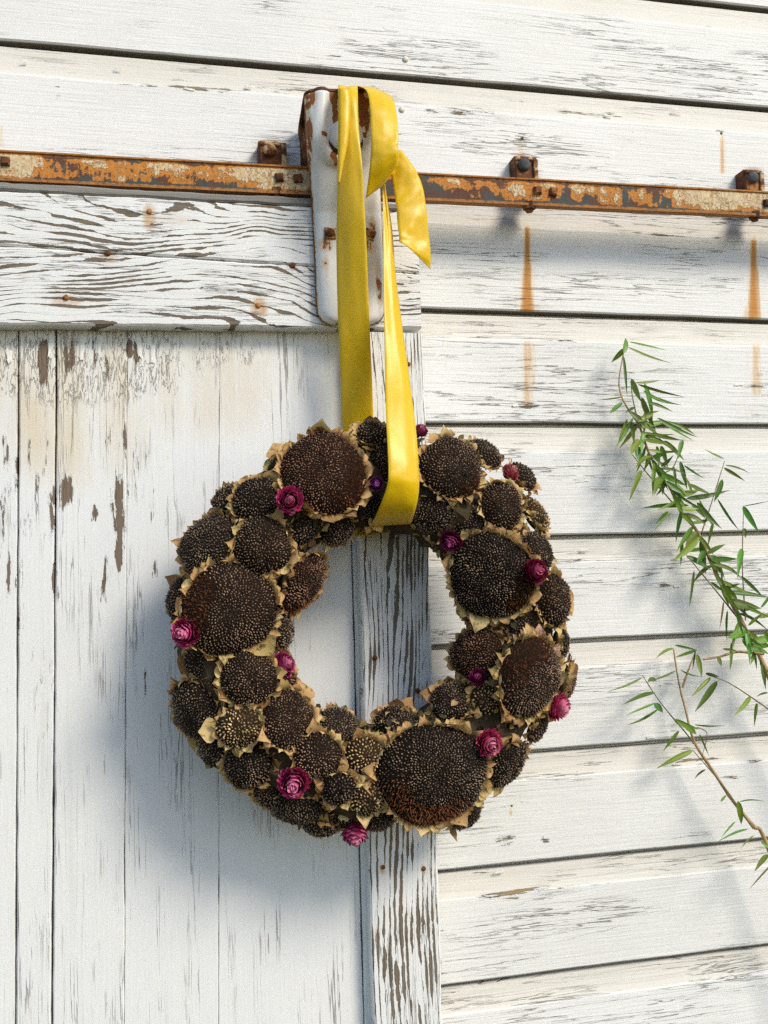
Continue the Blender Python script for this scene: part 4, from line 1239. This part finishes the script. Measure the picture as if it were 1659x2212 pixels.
TAN, GRN, BRN = (.40, .25, .11), (.13, .14, .05), (.20, .13, .06)
up_leaves = [((160, 100), (112, 150), 26), ((155, 120), (162, 65), 16), ((175, 75), (310, 105), 10), ((170, 95), (325, 152), 12), ((155, 130), (168, 275), 14),
             ((150, 290), (62, 300), 8), ((150, 310), (105, 350), 12), ((170, 375), (135, 470), 16), ((185, 385), (195, 465), 18), ((185, 220), (220, 300), 22), ((200, 235), (290, 225), 10), ((210, 240), (375, 285), 14),
             ((230, 265), (365, 315), 16), ((255, 285), (360, 318), 10), ((250, 310), (340, 345), 16), ((235, 235), (265, 370), 24), ((225, 290), (275, 410), 28), ((245, 330), (235, 430), 20), ((285, 370), (430, 440), 18), ((300, 385), (420, 455), 10),
             ((330, 385), (428, 435), 14), ((260, 430), (370, 455), 20), ((250, 440), (350, 500), 16), ((310, 460), (385, 530), 20), ((385, 455), (370, 525), 18), ((235, 420), (225, 500), 20), ((215, 455), (185, 510), 20), ((210, 480), (215, 535), 30),
             ((300, 480), (325, 560), 18), ((285, 480), (292, 560), 14), ((250, 510), (272, 590), 12), ((225, 575), (182, 685), 22), ((390, 555), (460, 600), 10), ((375, 540), (400, 640), 24), ((350, 560), (360, 640), 14), ((350, 625), (400, 670), 20), ((325, 625), (285, 670), 14),
             ((400, 685), (555, 655), 22), ((410, 630), (490, 665), 16), ((410, 712), (240, 722), 22), ((440, 700), (530, 795), 30), ((420, 705), (470, 760), 20), ((450, 690), (505, 790), 14), ((330, 735), (285, 780), 16), ((345, 740), (280, 805), 6), ((380, 740), (430, 790), 20),
             ((520, 685), (597, 797), 12), ((505, 775), (485, 865), 16), ((540, 610), (510, 690), 26), ((545, 565), (620, 612), 16), ((550, 555), (640, 585), 8), ((545, 530), (475, 495), 10), ((450, 835), (355, 920), 30), ((440, 815), (400, 865), 20), ((385, 840), (378, 940), 16),
             ((470, 880), (400, 895), 18), ((400, 910), (490, 960), 26), ((500, 920), (590, 920), 28), ((430, 965), (412, 1100), 12), ((500, 940), (610, 1000), 16), ((615, 880), (600, 985), 24), ((535, 950), (540, 1020), 10), ((610, 985), (690, 1060), 14), ((555, 1050), (715, 1070), 24),
             ((560, 1075), (715, 1145), 24), ((560, 1080), (680, 1110), 30), ((495, 1010), (545, 1045), 16), ((545, 1085), (530, 1185), 10, 1), ((560, 1120), (558, 1230), 12), ((620, 715), (678, 810), 26), ((625, 800), (630, 835), 20), ((600, 1215), (690, 1260), 22), ((620, 1230), (655, 1285), 16),
             ((575, 1245), (570, 1345), 16), ((640, 1270), (715, 1290), 18), ((660, 1280), (672, 1345), 12), ((540, 1270), (600, 1280), 12), ((525, 1300), (535, 1335), 10), ((690, 1110), (740, 1040), 14), ((640, 1180), (700, 1130), 16), ((420, 660), (395, 600), 14), ((300, 560), (345, 520), 14),
             ((640, 1200), (730, 1260), 18), ((200, 330), (165, 350), 14), ((230, 360), (290, 345), 12), ((620, 715), (720, 695), 5), ((700, 1200), (760, 1290), 20), ((680, 1150), (770, 1120), 18)]
up_stems = [([(717, 1370), (660, 1260), (610, 1150), (545, 1040), (490, 920), (440, 810), (380, 740), (345, 660), (300, 590), (255, 510), (215, 400), (175, 340), (145, 280), (138, 220), (155, 120)], .0038, .0008, TAN),
            ([(345, 700), (250, 590), (190, 515)], .0010, .0006, BRN), ([(460, 815), (495, 710), (548, 540)], .0011, .0005, BRN), ([(630, 1160), (618, 950), (622, 735)], .0011, .0005, BRN),
            ([(640, 1200), (520, 1050), (400, 905)], .0014, .0006, BRN), ([(700, 1290), (600, 1282), (530, 1300), (465, 1312)], .0020, .0012, TAN), ([(215, 400), (190, 290), (185, 225)], .0010, .0005, GRN), ([(300, 590), (350, 560), (385, 460)], .0010, .0005, GRN)]
_lr = random.Random(11)
_sl = up_stems_path = [(717, 1370), (660, 1260), (610, 1150), (545, 1040), (490, 920), (440, 810), (380, 740), (345, 660), (300, 590), (255, 510), (215, 400), (175, 340)]
for _k in range(70):
    _i = _lr.randrange(len(_sl) - 1); _t = _lr.random()
    _b = (_sl[_i][0] * (1 - _t) + _sl[_i + 1][0] * _t, _sl[_i][1] * (1 - _t) + _sl[_i + 1][1] * _t)
    _a = _lr.choice([_lr.uniform(-.5, .9), _lr.uniform(.3, 1.6), _lr.uniform(1.4, 2.7)]); _L = _lr.uniform(55, 135)
    up_leaves.append((_b, (_b[0] + _L * math.cos(_a), _b[1] + _L * math.sin(_a)), _lr.uniform(13, 27)))
lo_leaves = [((230, 1380), (105, 1430), 10), ((278, 1440), (160, 1485), 14), ((280, 1480), (175, 1525), 10), ((290, 1505), (175, 1562), 12), ((280, 1480), (305, 1515), 24), ((350, 1268), (285, 1305), 10), ((355, 1255), (440, 1275), 12), ((440, 1275), (360, 1302), 16), ((440, 1290), (458, 1375), 22),
             ((435, 1275), (425, 1345), 8), ((360, 1355), (270, 1390), 8), ((375, 1352), (455, 1375), 8), ((280, 1385), (252, 1396), 14), ((520, 1395), (440, 1505), 30), ((495, 1380), (425, 1450), 18), ((475, 1365), (522, 1378), 12), ((650, 1455), (590, 1525), 16), ((675, 1480), (665, 1565), 14), ((717, 1440), (675, 1455), 8),
             ((350, 1545), (440, 1580), 26), ((430, 1565), (540, 1567), 8), ((400, 1570), (435, 1600), 24), ((372, 1588), (315, 1660), 18), ((425, 1665), (295, 1730), 26), ((600, 1862), (612, 1945), 24), ((605, 1865), (700, 1865), 6), ((590, 1942), (540, 2000), 6), ((640, 1972), (522, 2022), 8), ((475, 1740), (435, 1775), 8),
             ((555, 1840), (535, 1862), 6), ((665, 1995), (615, 2045), 6), ((717, 2070), (670, 2130), 14), ((690, 2020), (730, 2050), 14), ((740, 2100), (650, 2200), 8), ((450, 1600), (485, 1680), 9)]
lo_stems = [([(717, 2040), (660, 1960), (580, 1860), (500, 1740), (430, 1630), (395, 1500), (370, 1400), (350, 1270)], .0036, .0010, TAN), ([(430, 1640), (400, 1600), (300, 1480), (228, 1372)], .0012, .0005, GRN),
            ([(385, 1420), (405, 1360), (432, 1290)], .0018, .0008, TAN), ([(720, 1505), (640, 1450), (560, 1400), (475, 1368)], .0010, .0005, BRN), ([(660, 1970), (540, 1800), (425, 1665)], .0010, .0005, GRN), ([(440, 1575), (480, 1600), (460, 1690)], .0009, .0004, BRN)]
branch('thick leafy green bamboo branch leaning up across the white boards', up_stems, up_leaves, lambda p, s: -.020 - .024 * (p[1] / 1370) - (.008 if s > 0 else 0))
branch('sparse thin bamboo branch with few leaves, lower right corner', lo_stems, lo_leaves, lambda p, s: -.020 - .03 * (p[1] - 1250) / 800 - (.006 if s > 0 else 0))
